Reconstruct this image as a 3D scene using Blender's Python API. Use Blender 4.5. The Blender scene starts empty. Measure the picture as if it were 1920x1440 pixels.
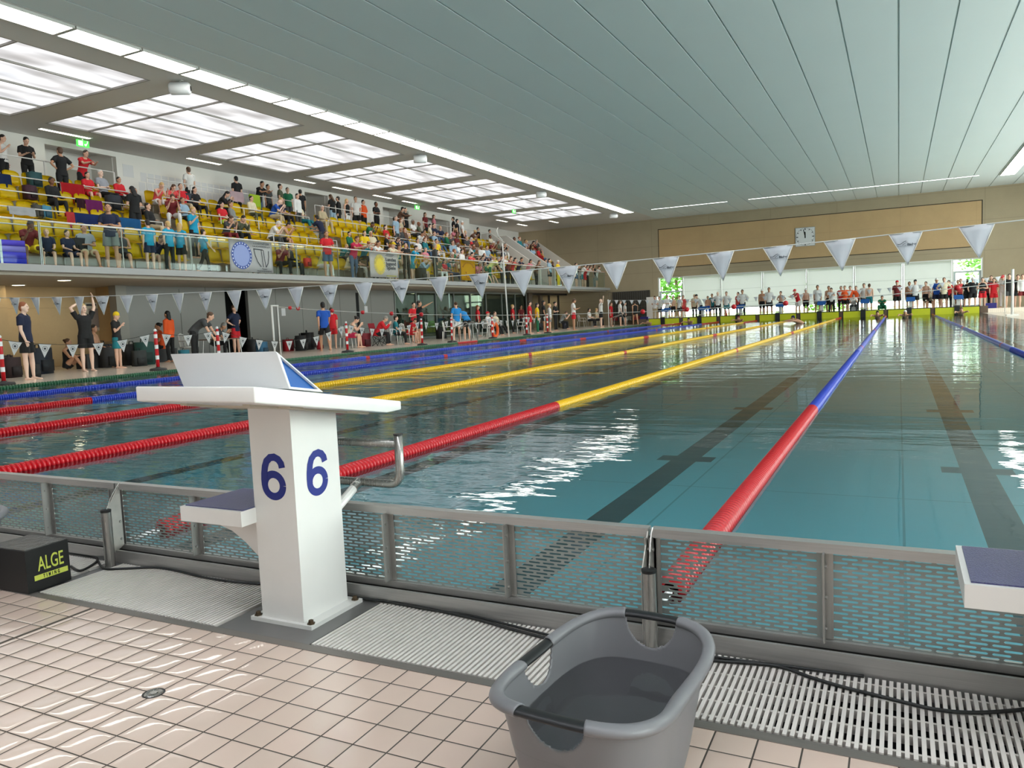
WORLD, EXPO = 8.0, 0.35
import bpy, bmesh, math, random
from mathutils import Vector, Matrix
R = random.Random(7)
SC = bpy.context.scene
COL = SC.collection
PI = math.pi

# ------------------------------------------------------------------ camera (metres; X across the pool, Y along it, Z up, water at 0)
YAW, PITCH, ROLL, FPX, HC = 0.464780589, 0.0865480702, -0.0439442108, 1453.0, 0.968
_f = Vector((-math.sin(YAW), math.cos(YAW), 0)); _r = Vector((math.cos(YAW), math.sin(YAW), 0)); _u = Vector((0, 0, 1))
_F = _f * math.cos(PITCH) - _u * math.sin(PITCH); _U = _u * math.cos(PITCH) + _f * math.sin(PITCH)
CR = _r * math.cos(ROLL) + _U * math.sin(ROLL); CU = _U * math.cos(ROLL) - _r * math.sin(ROLL); CF = _F
CL = Vector((0, 0, HC))
def ray(u, v): return CR * ((u - 960) / FPX) - CU * ((v - 720) / FPX) + CF
def atz(u, v, z):
    d = ray(u, v); return CL + d * ((z - HC) / d.z)
def aty(u, v, y):
    d = ray(u, v); return CL + d * (y / d.y)
def atx(u, v, x):
    d = ray(u, v); return CL + d * (x / d.x)
def proj(p):
    q = Vector(p) - CL; w = q.dot(CF); return 960 + FPX * q.dot(CR) / w, 720 - FPX * q.dot(CU) / w
def y_for(u, x, z):            # the point on the line (x, ?, z) that a pixel column u passes through
    lo, hi = 6.0, 70.0
    for _ in range(40):
        m = (lo + hi) / 2
        if proj((x, m, z))[0] < u: lo = m
        else: hi = m
    return lo
cam = bpy.data.objects.new('camera', bpy.data.cameras.new('camera')); COL.objects.link(cam)
cam.data.sensor_width = 36; cam.data.lens = FPX / 1920 * 36; cam.data.clip_end = 400; cam.data.clip_start = 0.02
M = Matrix.Identity(4)
for i in range(3):
    M[i][0] = CR[i]; M[i][1] = CU[i]; M[i][2] = -CF[i]; M[i][3] = CL[i]
cam.matrix_world = M
SC.camera = cam

# ------------------------------------------------------------------ objects
def tag(o, label=None, cat=None, group=None, kind=None):
    if label: o['label'] = label
    if cat: o['category'] = cat
    if group: o['group'] = group
    if kind: o['kind'] = kind
    return o
def empty(name, label, cat, loc=(0, 0, 0), rz=0.0, group=None):
    o = bpy.data.objects.new(name, None); COL.objects.link(o); o.empty_display_size = .1
    o.location = loc; o.rotation_euler = (0, 0, rz)
    return tag(o, label, cat, group)
def mobj(name, me, mat=None, parent=None, smooth=None, loc=None):
    if isinstance(me, bmesh.types.BMesh):
        d = bpy.data.meshes.new(name); me.normal_update(); me.to_mesh(d); me.free(); me = d
        if mat:
            for m in (mat if isinstance(mat, (list, tuple)) else [mat]): me.materials.append(m)
    if smooth is not None:
        for p in me.polygons: p.use_smooth = smooth
    o = bpy.data.objects.new(name, me); COL.objects.link(o)
    if parent: o.parent = parent
    if loc: o.location = loc
    return o
def struct(name, me, mat, smooth=None):
    return tag(mobj(name, me, mat, smooth=smooth), kind='structure')
def setmat(o, i, m):
    s = o.material_slots[i]; s.link = 'OBJECT'; s.material = m
def inst(name, me, mats=None, parent=None, loc=None):
    o = bpy.data.objects.new(name, me); COL.objects.link(o)
    if parent: o.parent = parent
    if loc: o.location = loc
    for i, m in enumerate(mats or []):
        if m: setmat(o, i, m)
    return o
def copy_tree(o, parent=None):
    c = o.copy(); COL.objects.link(c); c.parent = parent
    for ch in list(o.children): copy_tree(ch, c)
    return c
def auto_smooth(o, ang=35):
    me = o.data
    for p in me.polygons: p.use_smooth = True
    bm = bmesh.new(); bm.from_mesh(me)
    for e in bm.edges:
        if len(e.link_faces) == 2 and e.calc_face_angle(0) > math.radians(ang): e.smooth = False
    bm.to_mesh(me); bm.free()
    return o
def bevel(bm, w, seg=2, ang=30):
    es = [e for e in bm.edges if len(e.link_faces) == 2 and e.calc_face_angle(0) > math.radians(ang)]
    bmesh.ops.bevel(bm, geom=es, offset=w, segments=seg, profile=.5, affect='EDGES', clamp_overlap=True)
    return bm

# ------------------------------------------------------------------ shapes
def B(): return bmesh.new()
def box(bm, x0, x1, y0, y1, z0, z1, mi=0):
    vs = [bm.verts.new(p) for p in ((x0,y0,z0),(x1,y0,z0),(x1,y1,z0),(x0,y1,z0),(x0,y0,z1),(x1,y0,z1),(x1,y1,z1),(x0,y1,z1))]
    for f in ((3,2,1,0),(4,5,6,7),(0,1,5,4),(1,2,6,5),(2,3,7,6),(3,0,4,7)):
        bm.faces.new([vs[i] for i in f]).material_index = mi
    return bm
def quad(bm, *pts, mi=0):
    f = bm.faces.new([bm.verts.new(p) for p in pts]); f.material_index = mi; return bm
def prism(bm, poly, axis, a, b, mi=0):       # poly in the two other axes (order kept), extruded from a to b along axis
    def mk(p, t): return (t, p[0], p[1]) if axis == 0 else (p[0], t, p[1]) if axis == 1 else (p[0], p[1], t)
    A = [bm.verts.new(mk(p, a)) for p in poly]; C = [bm.verts.new(mk(p, b)) for p in poly]
    n = len(poly)
    fs = [bm.faces.new(A), bm.faces.new(C[::-1])] + [bm.faces.new((A[i], C[i], C[(i+1) % n], A[(i+1) % n])[::-1]) for i in range(n)]
    for f in fs: f.material_index = mi
    bmesh.ops.recalc_face_normals(bm, faces=fs)
    return bm
def frame(t, side=None):
    t = t.normalized()
    s = side if side is not None else (Vector((0, 0, 1)).cross(t) if abs(t.z) < .95 else Vector((1, 0, 0)))
    s = (s - t * s.dot(t)).normalized()
    return s, t.cross(s)
def loft(bm, pts, rad, n=12, side=None, cap=True, mi=0):
    pts = [Vector(p) for p in pts]; rings = []
    m = len(pts)
    prev = None
    for i, p in enumerate(pts):
        t = (pts[min(i+1, m-1)] - pts[max(i-1, 0)])
        if t.length < 1e-9: t = Vector((0, 0, 1))
        if side is None and prev is not None: s, b = frame(t, prev)
        else: s, b = frame(t, side)
        prev = s
        r = rad[i] if isinstance(rad, (list, tuple)) else rad
        rx, ry = r if isinstance(r, (list, tuple)) else (r, r)
        rings.append([bm.verts.new(p + s * (rx * math.cos(2*PI*k/n)) + b * (ry * math.sin(2*PI*k/n))) for k in range(n)])
    fs = []
    for a, c in zip(rings, rings[1:]):
        for k in range(n): fs.append(bm.faces.new((a[k], a[(k+1) % n], c[(k+1) % n], c[k])))
    if cap:
        fs.append(bm.faces.new(rings[0][::-1])); fs.append(bm.faces.new(rings[-1]))
    for f in fs: f.material_index = mi
    return bm
def tube(bm, pts, r, n=10, mi=0, rnd=0.0):
    pts = [Vector(p) for p in pts]
    if rnd > 0 and len(pts) > 2:
        out = [pts[0]]
        for a, b, c in zip(pts, pts[1:], pts[2:]):
            p0 = b + (a - b).normalized() * min(rnd, (a-b).length * .49); p1 = b + (c - b).normalized() * min(rnd, (c-b).length * .49)
            for k in range(6):
                t = k / 5; out.append(p0 * (1-t)**2 + b * (2*t*(1-t)) + p1 * t**2)
        out.append(pts[-1]); pts = out
    return loft(bm, pts, r, n, mi=mi)
def ball(bm, c, r, seg=12, ring=8, mi=0):
    rx, ry, rz = r if isinstance(r, (list, tuple)) else (r, r, r)
    c = Vector(c); rows = []
    top = bm.verts.new(c + Vector((0, 0, rz))); bot = bm.verts.new(c - Vector((0, 0, rz)))
    for i in range(1, ring):
        a = PI * i / ring
        rows.append([bm.verts.new(c + Vector((rx*math.sin(a)*math.cos(2*PI*k/seg), ry*math.sin(a)*math.sin(2*PI*k/seg), rz*math.cos(a)))) for k in range(seg)])
    fs = []
    for k in range(seg):
        k2 = (k+1) % seg
        fs.append(bm.faces.new((top, rows[0][k], rows[0][k2]))); fs.append(bm.faces.new((bot, rows[-1][k2], rows[-1][k])))
        for a, b in zip(rows, rows[1:]): fs.append(bm.faces.new((a[k], b[k], b[k2], a[k2])))
    for f in fs: f.material_index = mi
    return bm
def cyl(bm, c, r, z0, z1, n=16, mi=0):
    return loft(bm, [(c[0], c[1], z0), (c[0], c[1], z1)], r, n, mi=mi)
def lathe(bm, prof, c=(0,0,0), n=20, mi=0, cap=True):
    rings = [[bm.verts.new((c[0] + r*math.cos(2*PI*k/n), c[1] + r*math.sin(2*PI*k/n), c[2] + z)) for k in range(n)] for r, z in prof]
    for a, b in zip(rings, rings[1:]):
        for k in range(n): bm.faces.new((a[k], a[(k+1) % n], b[(k+1) % n], b[k])).material_index = mi
    if cap: bm.faces.new(rings[0][::-1]).material_index = mi; bm.faces.new(rings[-1]).material_index = mi
    return bm
def text(name, s, size, mat, parent, loc, rot=(0, 0, 0), bold=0.0, ext=.0006, align='CENTER', sx=1.0, spacing=1.0, xform=None):
    c = bpy.data.curves.new(name, 'FONT'); c.body = s; c.size = size; c.align_x = align; c.align_y = 'CENTER'
    c.extrude = ext; c.offset = bold; c.space_character = spacing; c.resolution_u = 6
    c.materials.append(mat)
    tmp = bpy.data.objects.new('tmp', c); COL.objects.link(tmp)
    me = bpy.data.meshes.new_from_object(tmp); bpy.data.objects.remove(tmp)
    o = bpy.data.objects.new(name, me); COL.objects.link(o); o.parent = parent
    o.location = loc; o.rotation_euler = rot; o.scale = (sx, 1, 1)
    return o

# ------------------------------------------------------------------ materials
def lin(c):
    return tuple(((x/255)/12.92 if x/255 <= .04045 else ((x/255+.055)/1.055)**2.4) for x in c)
def newmat(name):
    m = bpy.data.materials.new(name); m.use_nodes = True; nt = m.node_tree
    return m, nt, nt.nodes['Principled BSDF'], nt.nodes['Material Output']
_mc = {}
def mat(name, rgb, rough=.5, metal=0.0, var=.0, scale=6.0, bump=0.0, bscale=40.0, spec=.5, coat=0.0, sheen=0.0):
    """plain surface colour (sRGB 0-255) with gentle procedural variation"""
    if name in _mc: return _mc[name]
    m, nt, bs, out = newmat(name)
    col = lin(rgb)
    bs.inputs['Base Color'].default_value = (*col, 1); bs.inputs['Roughness'].default_value = rough
    bs.inputs['Metallic'].default_value = metal; bs.inputs['Specular IOR Level'].default_value = spec
    bs.inputs['Coat Weight'].default_value = coat
    N = nt.nodes; L = nt.links
    if var or bump:
        tc = N.new('ShaderNodeTexCoord')
    if var:
        no = N.new('ShaderNodeTexNoise'); no.inputs['Scale'].default_value = scale; no.inputs['Detail'].default_value = 4
        L.new(tc.outputs['Object'], no.inputs['Vector'])
        mx = N.new('ShaderNodeMix'); mx.data_type = 'RGBA'
        mx.inputs[6].default_value = (*[x*(1-var) for x in col], 1); mx.inputs[7].default_value = (*[min(1, x*(1+var)) for x in col], 1)
        L.new(no.outputs['Fac'], mx.inputs[0]); L.new(mx.outputs[2], bs.inputs['Base Color'])
    if bump:
        nb = N.new('ShaderNodeTexNoise'); nb.inputs['Scale'].default_value = bscale; nb.inputs['Detail'].default_value = 3
        L.new(tc.outputs['Object'], nb.inputs['Vector'])
        bp = N.new('ShaderNodeBump'); bp.inputs['Strength'].default_value = 1; bp.inputs['Distance'].default_value = bump
        L.new(nb.outputs['Fac'], bp.inputs['Height']); L.new(bp.outputs['Normal'], bs.inputs['Normal'])
    _mc[name] = m
    return m
def emat(name, rgb, strength):
    if name in _mc: return _mc[name]
    m, nt, bs, out = newmat(name); nt.nodes.remove(bs)
    e = nt.nodes.new('ShaderNodeEmission'); e.inputs[0].default_value = (*lin(rgb), 1); e.inputs[1].default_value = strength
    nt.links.new(e.outputs[0], out.inputs[0]); _mc[name] = m
    return m
class NB:                                     # tiny node builder
    def __init__(s, nt): s.n = nt.nodes; s.l = nt.links
    def m(s, op, a, b=None, c=None):
        x = s.n.new('ShaderNodeMath'); x.operation = op
        for i, v in enumerate((a, b, c)):
            if v is None: continue
            if isinstance(v, (int, float)): x.inputs[i].default_value = v
            else: s.l.new(v, x.inputs[i])
        return x.outputs[0]
    def mix(s, f, a, b):
        x = s.n.new('ShaderNodeMix'); x.data_type = 'RGBA'
        for i, v in ((0, f), (6, a), (7, b)):
            if isinstance(v, (int, float)): x.inputs[i].default_value = v
            elif isinstance(v, tuple): x.inputs[i].default_value = (*v, 1)
            else: s.l.new(v, x.inputs[i])
        return x.outputs[2]
    def xyz(s, kind='Object'):
        t = s.n.new('ShaderNodeTexCoord'); x = s.n.new('ShaderNodeSeparateXYZ'); s.l.new(t.outputs[kind], x.inputs[0]); return x.outputs, t.outputs[kind]
    def noise(s, vec, scale, detail=3, rough=.5, dim='3D'):
        x = s.n.new('ShaderNodeTexNoise'); x.inputs['Scale'].default_value = scale; x.inputs['Detail'].default_value = detail; x.inputs['Roughness'].default_value = rough
        s.l.new(vec, x.inputs['Vector']); return x.outputs['Fac']
    def mapping(s, vec, scale=(1,1,1), rot=(0,0,0)):
        x = s.n.new('ShaderNodeMapping'); x.inputs['Scale'].default_value = scale; x.inputs['Rotation'].default_value = rot
        s.l.new(vec, x.inputs['Vector']); return x.outputs[0]
    def bump(s, h, dist, normal=None, strength=1.0):
        x = s.n.new('ShaderNodeBump'); x.inputs['Distance'].default_value = dist; x.inputs['Strength'].default_value = strength
        s.l.new(h, x.inputs['Height'])
        if normal is not None: s.l.new(normal, x.inputs['Normal'])
        return x.outputs[0]
def tile_mat(name, rgb, size, ox, oy, grout, gw, rough, pillow=.0012, var=.06, wet=True):
    m, nt, bs, out = newmat(name); k = NB(nt); (x, y, z), vec = k.xyz()
    fx = k.m('DIVIDE', k.m('SUBTRACT', x, ox), size); fy = k.m('DIVIDE', k.m('SUBTRACT', y, oy), size)
    ex = k.m('ABSOLUTE', k.m('SUBTRACT', k.m('FRACT', fx), .5)); ey = k.m('ABSOLUTE', k.m('SUBTRACT', k.m('FRACT', fy), .5))
    e = k.m('MAXIMUM', ex, ey)                                   # .5 at the joint
    g = k.m('GREATER_THAN', e, .5 - gw / size / 2)
    cmb = nt.nodes.new('ShaderNodeCombineXYZ'); nt.links.new(k.m('FLOOR', fx), cmb.inputs[0]); nt.links.new(k.m('FLOOR', fy), cmb.inputs[1])
    wn = nt.nodes.new('ShaderNodeTexWhiteNoise'); nt.links.new(cmb.outputs[0], wn.inputs['Vector'])
    c = lin(rgb)
    c1 = k.mix(wn.outputs['Value'], tuple(v*(1-var) for v in c), (min(1, c[0]*(1+var)), c[1]*(1+var*.6), c[2]*(1+var*.6)))
    n1 = k.noise(vec, 9, 5)
    c2 = k.mix(k.m('MULTIPLY', n1, .25), c1, tuple(v*.8 for v in c))
    nt.links.new(k.mix(g, c2, lin(grout)), bs.inputs['Base Color'])
    r = k.m('ADD', k.m('MULTIPLY', g, .5), k.m('MULTIPLY_ADD', k.noise(vec, 5, 3), .12, rough - .04))
    nt.links.new(r, bs.inputs['Roughness'])
    h = k.m('MULTIPLY', k.m('POWER', k.m('MULTIPLY', e, 2.0), 10.0), -1.0)
    h2 = k.m('MULTIPLY', k.noise(vec, 7, 1), .9)
    hh = k.m('ADD', h, h2)
    if wet:
        bs.inputs['Coat Weight'].default_value = .6; bs.inputs['Coat Roughness'].default_value = .025
    if wet:
        sp = nt.nodes.new('ShaderNodeSeparateColor'); nt.links.new(wn.outputs['Color'], sp.inputs[0])
        tx = k.m('MULTIPLY', k.m('SUBTRACT', sp.outputs[0], .5), k.m('FRACT', fx)); ty = k.m('MULTIPLY', k.m('SUBTRACT', sp.outputs[1], .5), k.m('FRACT', fy))
        bow = k.m('MULTIPLY', k.m('ADD', k.m('POWER', ex, 2.0), k.m('POWER', ey, 2.0)), -2.2)
        hh = k.m('ADD', hh, k.m('ADD', bow, k.m('MULTIPLY', k.m('ADD', tx, ty), 1.6)))
    nb_ = k.bump(hh, pillow)
    nt.links.new(nb_, bs.inputs['Normal'])
    if wet: nt.links.new(nb_, bs.inputs['Coat Normal'])
    return m
def metal_mat(name, rgb, rough, brushed=None):
    m, nt, bs, out = newmat(name); k = NB(nt); o, vec = k.xyz()
    bs.inputs['Metallic'].default_value = .7; c = lin(tuple(min(255, v*1.2) for v in rgb))
    v = k.mapping(vec, (1.5, 60, 60) if brushed == 'x' else (60, 60, 1.5) if brushed == 'z' else (8, 8, 8))
    n = k.noise(v, 3, 4)
    nt.links.new(k.mix(n, tuple(a*.75 for a in c), tuple(min(1, a*1.15) for a in c)), bs.inputs['Base Color'])
    nt.links.new(k.m('MULTIPLY_ADD', n, .25, rough - .1), bs.inputs['Roughness'])
    return m
def concrete_mat(name, rgb, sx=4.2, sz=1.55, ox=0, oz=0, line=.012, dark=.72, var=.12, ax=0):
    m, nt, bs, out = newmat(name); k = NB(nt); xyz, vec = k.xyz(); x, z = xyz[ax], xyz[2]
    c = lin(rgb)
    n = k.noise(vec, .9, 6, .6); n2 = k.noise(vec, 14, 4)
    col = k.mix(n, tuple(a*(1-var) for a in c), tuple(a*(1+var) for a in c))
    col = k.mix(k.m('MULTIPLY', n2, .18), col, tuple(a*.6 for a in c))
    fx = k.m('ABSOLUTE', k.m('SUBTRACT', k.m('FRACT', k.m('DIVIDE', k.m('SUBTRACT', x, ox), sx)), .5))
    fz = k.m('ABSOLUTE', k.m('SUBTRACT', k.m('FRACT', k.m('DIVIDE', k.m('SUBTRACT', z, oz), sz)), .5))
    g = k.m('MAXIMUM', k.m('GREATER_THAN', fx, .5 - line/sx), k.m('GREATER_THAN', fz, .5 - line/sz))
    nt.links.new(k.mix(g, col, tuple(a*dark for a in c)), bs.inputs['Base Color'])
    bs.inputs['Roughness'].default_value = .75
    nt.links.new(k.bump(n2, .002), bs.inputs['Normal'])
    return m
def glass_mat(name, tint=(.9, .97, .94), refl=.5):
    m, nt, bs, out = newmat(name); nt.nodes.remove(bs); N = nt.nodes; L = nt.links
    t = N.new('ShaderNodeBsdfTransparent'); t.inputs[0].default_value = (*tint, 1)
    g = N.new('ShaderNodeBsdfGlossy'); g.inputs['Roughness'].default_value = .01
    f = N.new('ShaderNodeFresnel'); f.inputs[0].default_value = 1.5
    ml = N.new('ShaderNodeMath'); ml.operation = 'MULTIPLY'; ml.inputs[1].default_value = refl; L.new(f.outputs[0], ml.inputs[0])
    mx = N.new('ShaderNodeMixShader'); L.new(ml.outputs[0], mx.inputs[0]); L.new(t.outputs[0], mx.inputs[1]); L.new(g.outputs[0], mx.inputs[2])
    L.new(mx.outputs[0], out.inputs[0]); return m
def water_mat(name, tint, waves):
    m, nt, bs, out = newmat(name); nt.nodes.remove(bs); N = nt.nodes; L = nt.links; k = NB(nt)
    xyz, vec = k.xyz()
    t = N.new('ShaderNodeBsdfTransparent'); t.inputs[0].default_value = (*tint, 1)
    g = N.new('ShaderNodeBsdfGlossy'); g.inputs['Roughness'].default_value = .012
    nrm = None
    if waves == 'pool':
        x, y = xyz[0], xyz[1]
        # rougher water in the swum lanes at the left, calm in the near right
        calm = k.m('MINIMUM', k.m('MAXIMUM', k.m('MULTIPLY_ADD', x, -.16, -.2), .0), 1.0)
        far_ = k.m('MINIMUM', k.m('MAXIMUM', k.m('MULTIPLY', k.m('SUBTRACT', y, 7.0), .02), .0), .22)
        rough_ = k.m('ADD', k.m('MULTIPLY_ADD', calm, .6, .14), far_)
        broad = k.noise(k.mapping(vec, (.18, .25, 1)), 1.0, 2)
        amp = k.m('MULTIPLY', rough_, k.m('MULTIPLY_ADD', broad, 1.4, .25))
        w1 = k.noise(k.mapping(vec, (.55, 2.2, 1), (0, 0, .12)), 1.1, 3, .5)
        w2 = k.noise(k.mapping(vec, (2.0, 5.2, 1), (0, 0, -.2)), 1.6, 3, .5)
        w3 = k.noise(vec, .9, 2, .5)
        h = k.m('ADD', k.m('MULTIPLY', w1, .030), k.m('ADD', k.m('MULTIPLY', w2, .0075), k.m('MULTIPLY', w3, .03)))
        nrm = k.bump(k.m('MULTIPLY', h, amp), 1.0)
    elif waves:
        nrm = k.bump(k.noise(vec, 6, 2), waves)
    f = N.new('ShaderNodeFresnel'); f.inputs[0].default_value = 1.333
    if nrm is not None: L.new(nrm, g.inputs['Normal']); L.new(nrm, f.inputs['Normal'])
    mx = N.new('ShaderNodeMixShader'); L.new(f.outputs[0], mx.inputs[0]); L.new(t.outputs[0], mx.inputs[1]); L.new(g.outputs[0], mx.inputs[2])
    L.new(mx.outputs[0], out.inputs[0]); return m

M_WHITE = mat('white_coat', (226, 224, 220), .32, var=.04, scale=8)
M_WPLAST = mat('white_plastic', (225, 226, 228), .35)
M_STEEL = metal_mat('brushed_steel', (150, 148, 145), .38, 'x')
M_STEELV = metal_mat('upright_steel', (140, 138, 134), .35, 'z')
M_CHROME = metal_mat('polished_tube', (128, 126, 122), .22, 'z')
M_BLACK = mat('black_rubber', (16, 16, 17), .45)
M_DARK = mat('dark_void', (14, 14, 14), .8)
M_RAIL = mat('rail_white', (215, 212, 208), .35)
# ================================================================== the setting
ZD = -0.06                     # near deck
PX0, PX1, PY0, PY1 = -15.85, 4.3, 2.36, 52.3
XW = 11.0                      # window wall on the right, outside the picture
CZ = 7.7
M_TILE = tile_mat('deck_tile', (211, 188, 173), .1, .0, .035, (62, 52, 44), .0042, .2)
M_TILE2 = tile_mat('side_deck_tile', (240, 226, 210), .1, 0, .035, (120, 108, 96), .004, .3, var=.04)
M_CONC = concrete_mat('board_marked_concrete', (170, 155, 128), 4.25, 1.9, ox=.55, oz=.0)
M_CONCY = concrete_mat('fair_faced_concrete', (194, 163, 120), 4.25, 1.9, ox=.1, oz=.0, dark=.85)
M_PLASTER = mat('white_plaster', (236, 231, 226), .8, var=.03, scale=2)
M_GREY = mat('grey_cladding', (136, 134, 130), .5, var=.03, scale=1)
M_SLAB = mat('gallery_slab_grey', (158, 158, 158), .6, var=.04, scale=1.5)

bm = B(); box(bm, -6.5, XW, -3.0, 1.822, ZD - .3, ZD)
struct('floor_near', bm, M_TILE)
# side and far decks (their own slabs, level with or above the water)
bm = B(); box(bm, -30, PX0 - .02, -3, 57.2, -.5, .0); struct('floor_side', bm, M_TILE2)
bm = B(); box(bm, PX0 - .02, XW, PY1 + .02, 57.2, -1.4, .24); struct('floor_far', bm, M_TILE2)
bm = B(); box(bm, PX1 + .02, XW, 2.4, PY1, -1.4, .0); struct('floor_right', bm, M_TILE2)
bm = B(); box(bm, PX0 - .02, -6.5, -3, 1.822, -.5, ZD); struct('floor_start', bm, M_TILE)
# pool basin: pale tiles, dark lane lines, joints of the floor plates
PB = -.52
m, nt, bs, out = newmat('pool_floor_tiles'); k = NB(nt); xyz, vec = k.xyz(); x, y = xyz[0], xyz[1]
lx = k.m('ABSOLUTE', k.m('SUBTRACT', k.m('FRACT', k.m('DIVIDE', k.m('SUBTRACT', x, .60 - 1.25), 2.5)), .5))
line = k.m('LESS_THAN', lx, .125/2.5)
line = k.m('MULTIPLY', line, k.m('GREATER_THAN', y, 3.4)); line = k.m('MULTIPLY', line, k.m('LESS_THAN', y, 50.2))
tb = k.m('MULTIPLY', k.m('LESS_THAN', lx, .27/2.5), k.m('LESS_THAN', k.m('ABSOLUTE', k.m('SUBTRACT', y, 7.6)), .13))
tb2 = k.m('MULTIPLY', k.m('LESS_THAN', lx, .27/2.5), k.m('LESS_THAN', k.m('ABSOLUTE', k.m('SUBTRACT', y, 11.6)), .13))
ln = k.m('MAXIMUM', line, k.m('MAXIMUM', tb, tb2))
jx = k.m('LESS_THAN', k.m('ABSOLUTE', k.m('SUBTRACT', k.m('FRACT', k.m('DIVIDE', k.m('SUBTRACT', x, .03), 1.3)), .5)), .0)
jx = k.m('GREATER_THAN', k.m('ABSOLUTE', k.m('SUBTRACT', k.m('FRACT', k.m('DIVIDE', k.m('SUBTRACT', x, .03), 1.6)), .5)), .495)
jy = k.m('GREATER_THAN', k.m('ABSOLUTE', k.m('SUBTRACT', k.m('FRACT', k.m('DIVIDE', y, 3.2)), .5)), .4975)
j = k.m('MULTIPLY', k.m('MAXIMUM', jx, jy), .45)
base = k.mix(k.noise(vec, .5, 3), (.34, .61, .67), (.42, .69, .74))
base = k.mix(j, base, (.03, .10, .12))
nt.links.new(k.mix(ln, base, (.055, .075, .085)), bs.inputs['Base Color']); bs.inputs['Roughness'].default_value = .5
bm = B(); box(bm, PX0 - .1, PX1 + .1, PY0 - .1, PY1 + .1, PB - .3, PB); struct('floor_pool', bm, m)
M_PW = tile_mat('pool_wall_tiles', (140, 178, 182), .25, 0, 0, (60, 100, 105), .006, .3, wet=False)
bm = B(); box(bm, PX0 - .02, PX0, PY0, PY1, PB, -.002); box(bm, PX1, PX1 + .02, PY0, PY1, PB, -.002)
box(bm, PX0, PX1, PY1, PY1 + .02, PB, -.002); box(bm, PX0, PX1, PY0 - .05, PY0 - .02, PB, -.012)
struct('wall_pool', bm, M_PW)
# raised far end of the pool
bm = B(); box(bm, PX0 - .4, PX1 + .3, PY1 + .0, PY1 + .35, -.01, .40)
struct('trim_1', bm, mat('end_wall_brown', (96, 76, 62), .6, var=.1))

M_WATER = water_mat('pool_water', (.60, .90, .935), 'pool')
bm = B(); quad(bm, (PX0, PY0 - .02, 0), (PX1, PY0 - .02, 0), (PX1, PY1, 0), (PX0, PY1, 0))
tag(mobj('water', bm, M_WATER), 'rippling teal pool water between the perforated barrier and the far wall', 'water', kind='stuff')

# walls
def wall_open(name, plane, a0, a1, z0, z1, t, holes, m, axis):
    """wall in plane (x or y = plane .. plane+t) spanning a0..a1, z0..z1 with rectangular holes (b0,b1,c0,c1)"""
    bm = B(); xs = sorted({a0, a1, *[h[0] for h in holes], *[h[1] for h in holes]}); zs = sorted({z0, z1, *[h[2] for h in holes], *[h[3] for h in holes]})
    xs = [v for v in xs if a0 <= v <= a1]; zs = [v for v in zs if z0 <= v <= z1]
    for p, q in zip(xs, xs[1:]):
        run = None
        for r, s in zip(zs, zs[1:]):
            cx, cz = (p+q)/2, (r+s)/2
            if any(h[0] < cx < h[1] and h[2] < cz < h[3] for h in holes): continue
            if axis == 'y': box(bm, p, q, plane, plane + t, r, s)
            else: box(bm, plane, plane + t, p, q, r, s)
    bmesh.ops.remove_doubles(bm, verts=bm.verts, dist=1e-4)
    # drop the inner faces shared by neighbouring cells
    seen = {}
    for f in list(bm.faces):
        key = tuple(sorted(v.index for v in f.verts)) if False else tuple(round(c, 3) for c in f.calc_center_median())
        seen.setdefault(key, []).append(f)
    bmesh.ops.delete(bm, geom=[f for fs in seen.values() if len(fs) > 1 for f in fs], context='FACES')
    return struct(name, bm, m)
FY = 57.0
WX0, WX1, WZ0, WZ1 = -16.05, 4.72, .30, 3.38
wall_open('wall_far', FY, -30, XW, -.5, CZ + .3, .35, [(WX0, WX1, WZ0, WZ1)], M_CONC, 'y')
# lighter concrete field above the windows; dark strips painted as its shadow gap
bm = B()
for a, b, c, d in ((-15.95, 4.66, 6.88, 6.93), (-15.95, -15.9, 4.05, 6.93), (4.62, 4.68, 4.05, 6.93), (-15.95, 4.66, 4.05, 4.10)):
    box(bm, a, b, FY - .012, FY, c, d)
struct('trim_2', bm, mat('shadow_gap', (58, 50, 40), .9))
bm = B(); box(bm, -15.9, 4.62, FY - .008, FY, 4.1, 6.88); struct('trim_3', bm, M_CONCY)
# right window wall (outside the picture) and the wall behind the camera
wall_open('wall_right', XW, -3, 57.3, -.5, CZ + .3, .3, [(y0, y0 + 5.2, .5, 6.4) for y0 in (-2.0, 3.6, 9.2, 14.8, 20.4, 26.0, 31.6, 37.2, 42.8, 48.4)], M_CONC, 'x')
wall_open('wall_near', -3.3, -30, XW + .3, -.5, CZ + .3, .3, [], mat('near_wall_pale', (212, 212, 212), .7, var=.05, scale=1), 'y')
M_GLASS = glass_mat('window_glass')
n = 0
for y0 in (-2.0, 3.6, 9.2, 14.8, 20.4, 26.0, 31.6, 37.2, 42.8, 48.4):
    n += 1
    w = struct('window_%d' % n, box(B(), XW + .12, XW + .14, y0, y0 + 5.2, .5, 6.4), M_GLASS)
    bm = B()
    for yy in (y0, y0 + 2.56, y0 + 5.12): box(bm, XW + .08, XW + .18, yy, yy + .08, .5, 6.4)
    for zz in (.5, 2.2, 6.32): box(bm, XW + .08, XW + .18, y0, y0 + 5.2, zz, zz + .08)
    mobj('window_frame', bm, M_WHITE, w)
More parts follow.
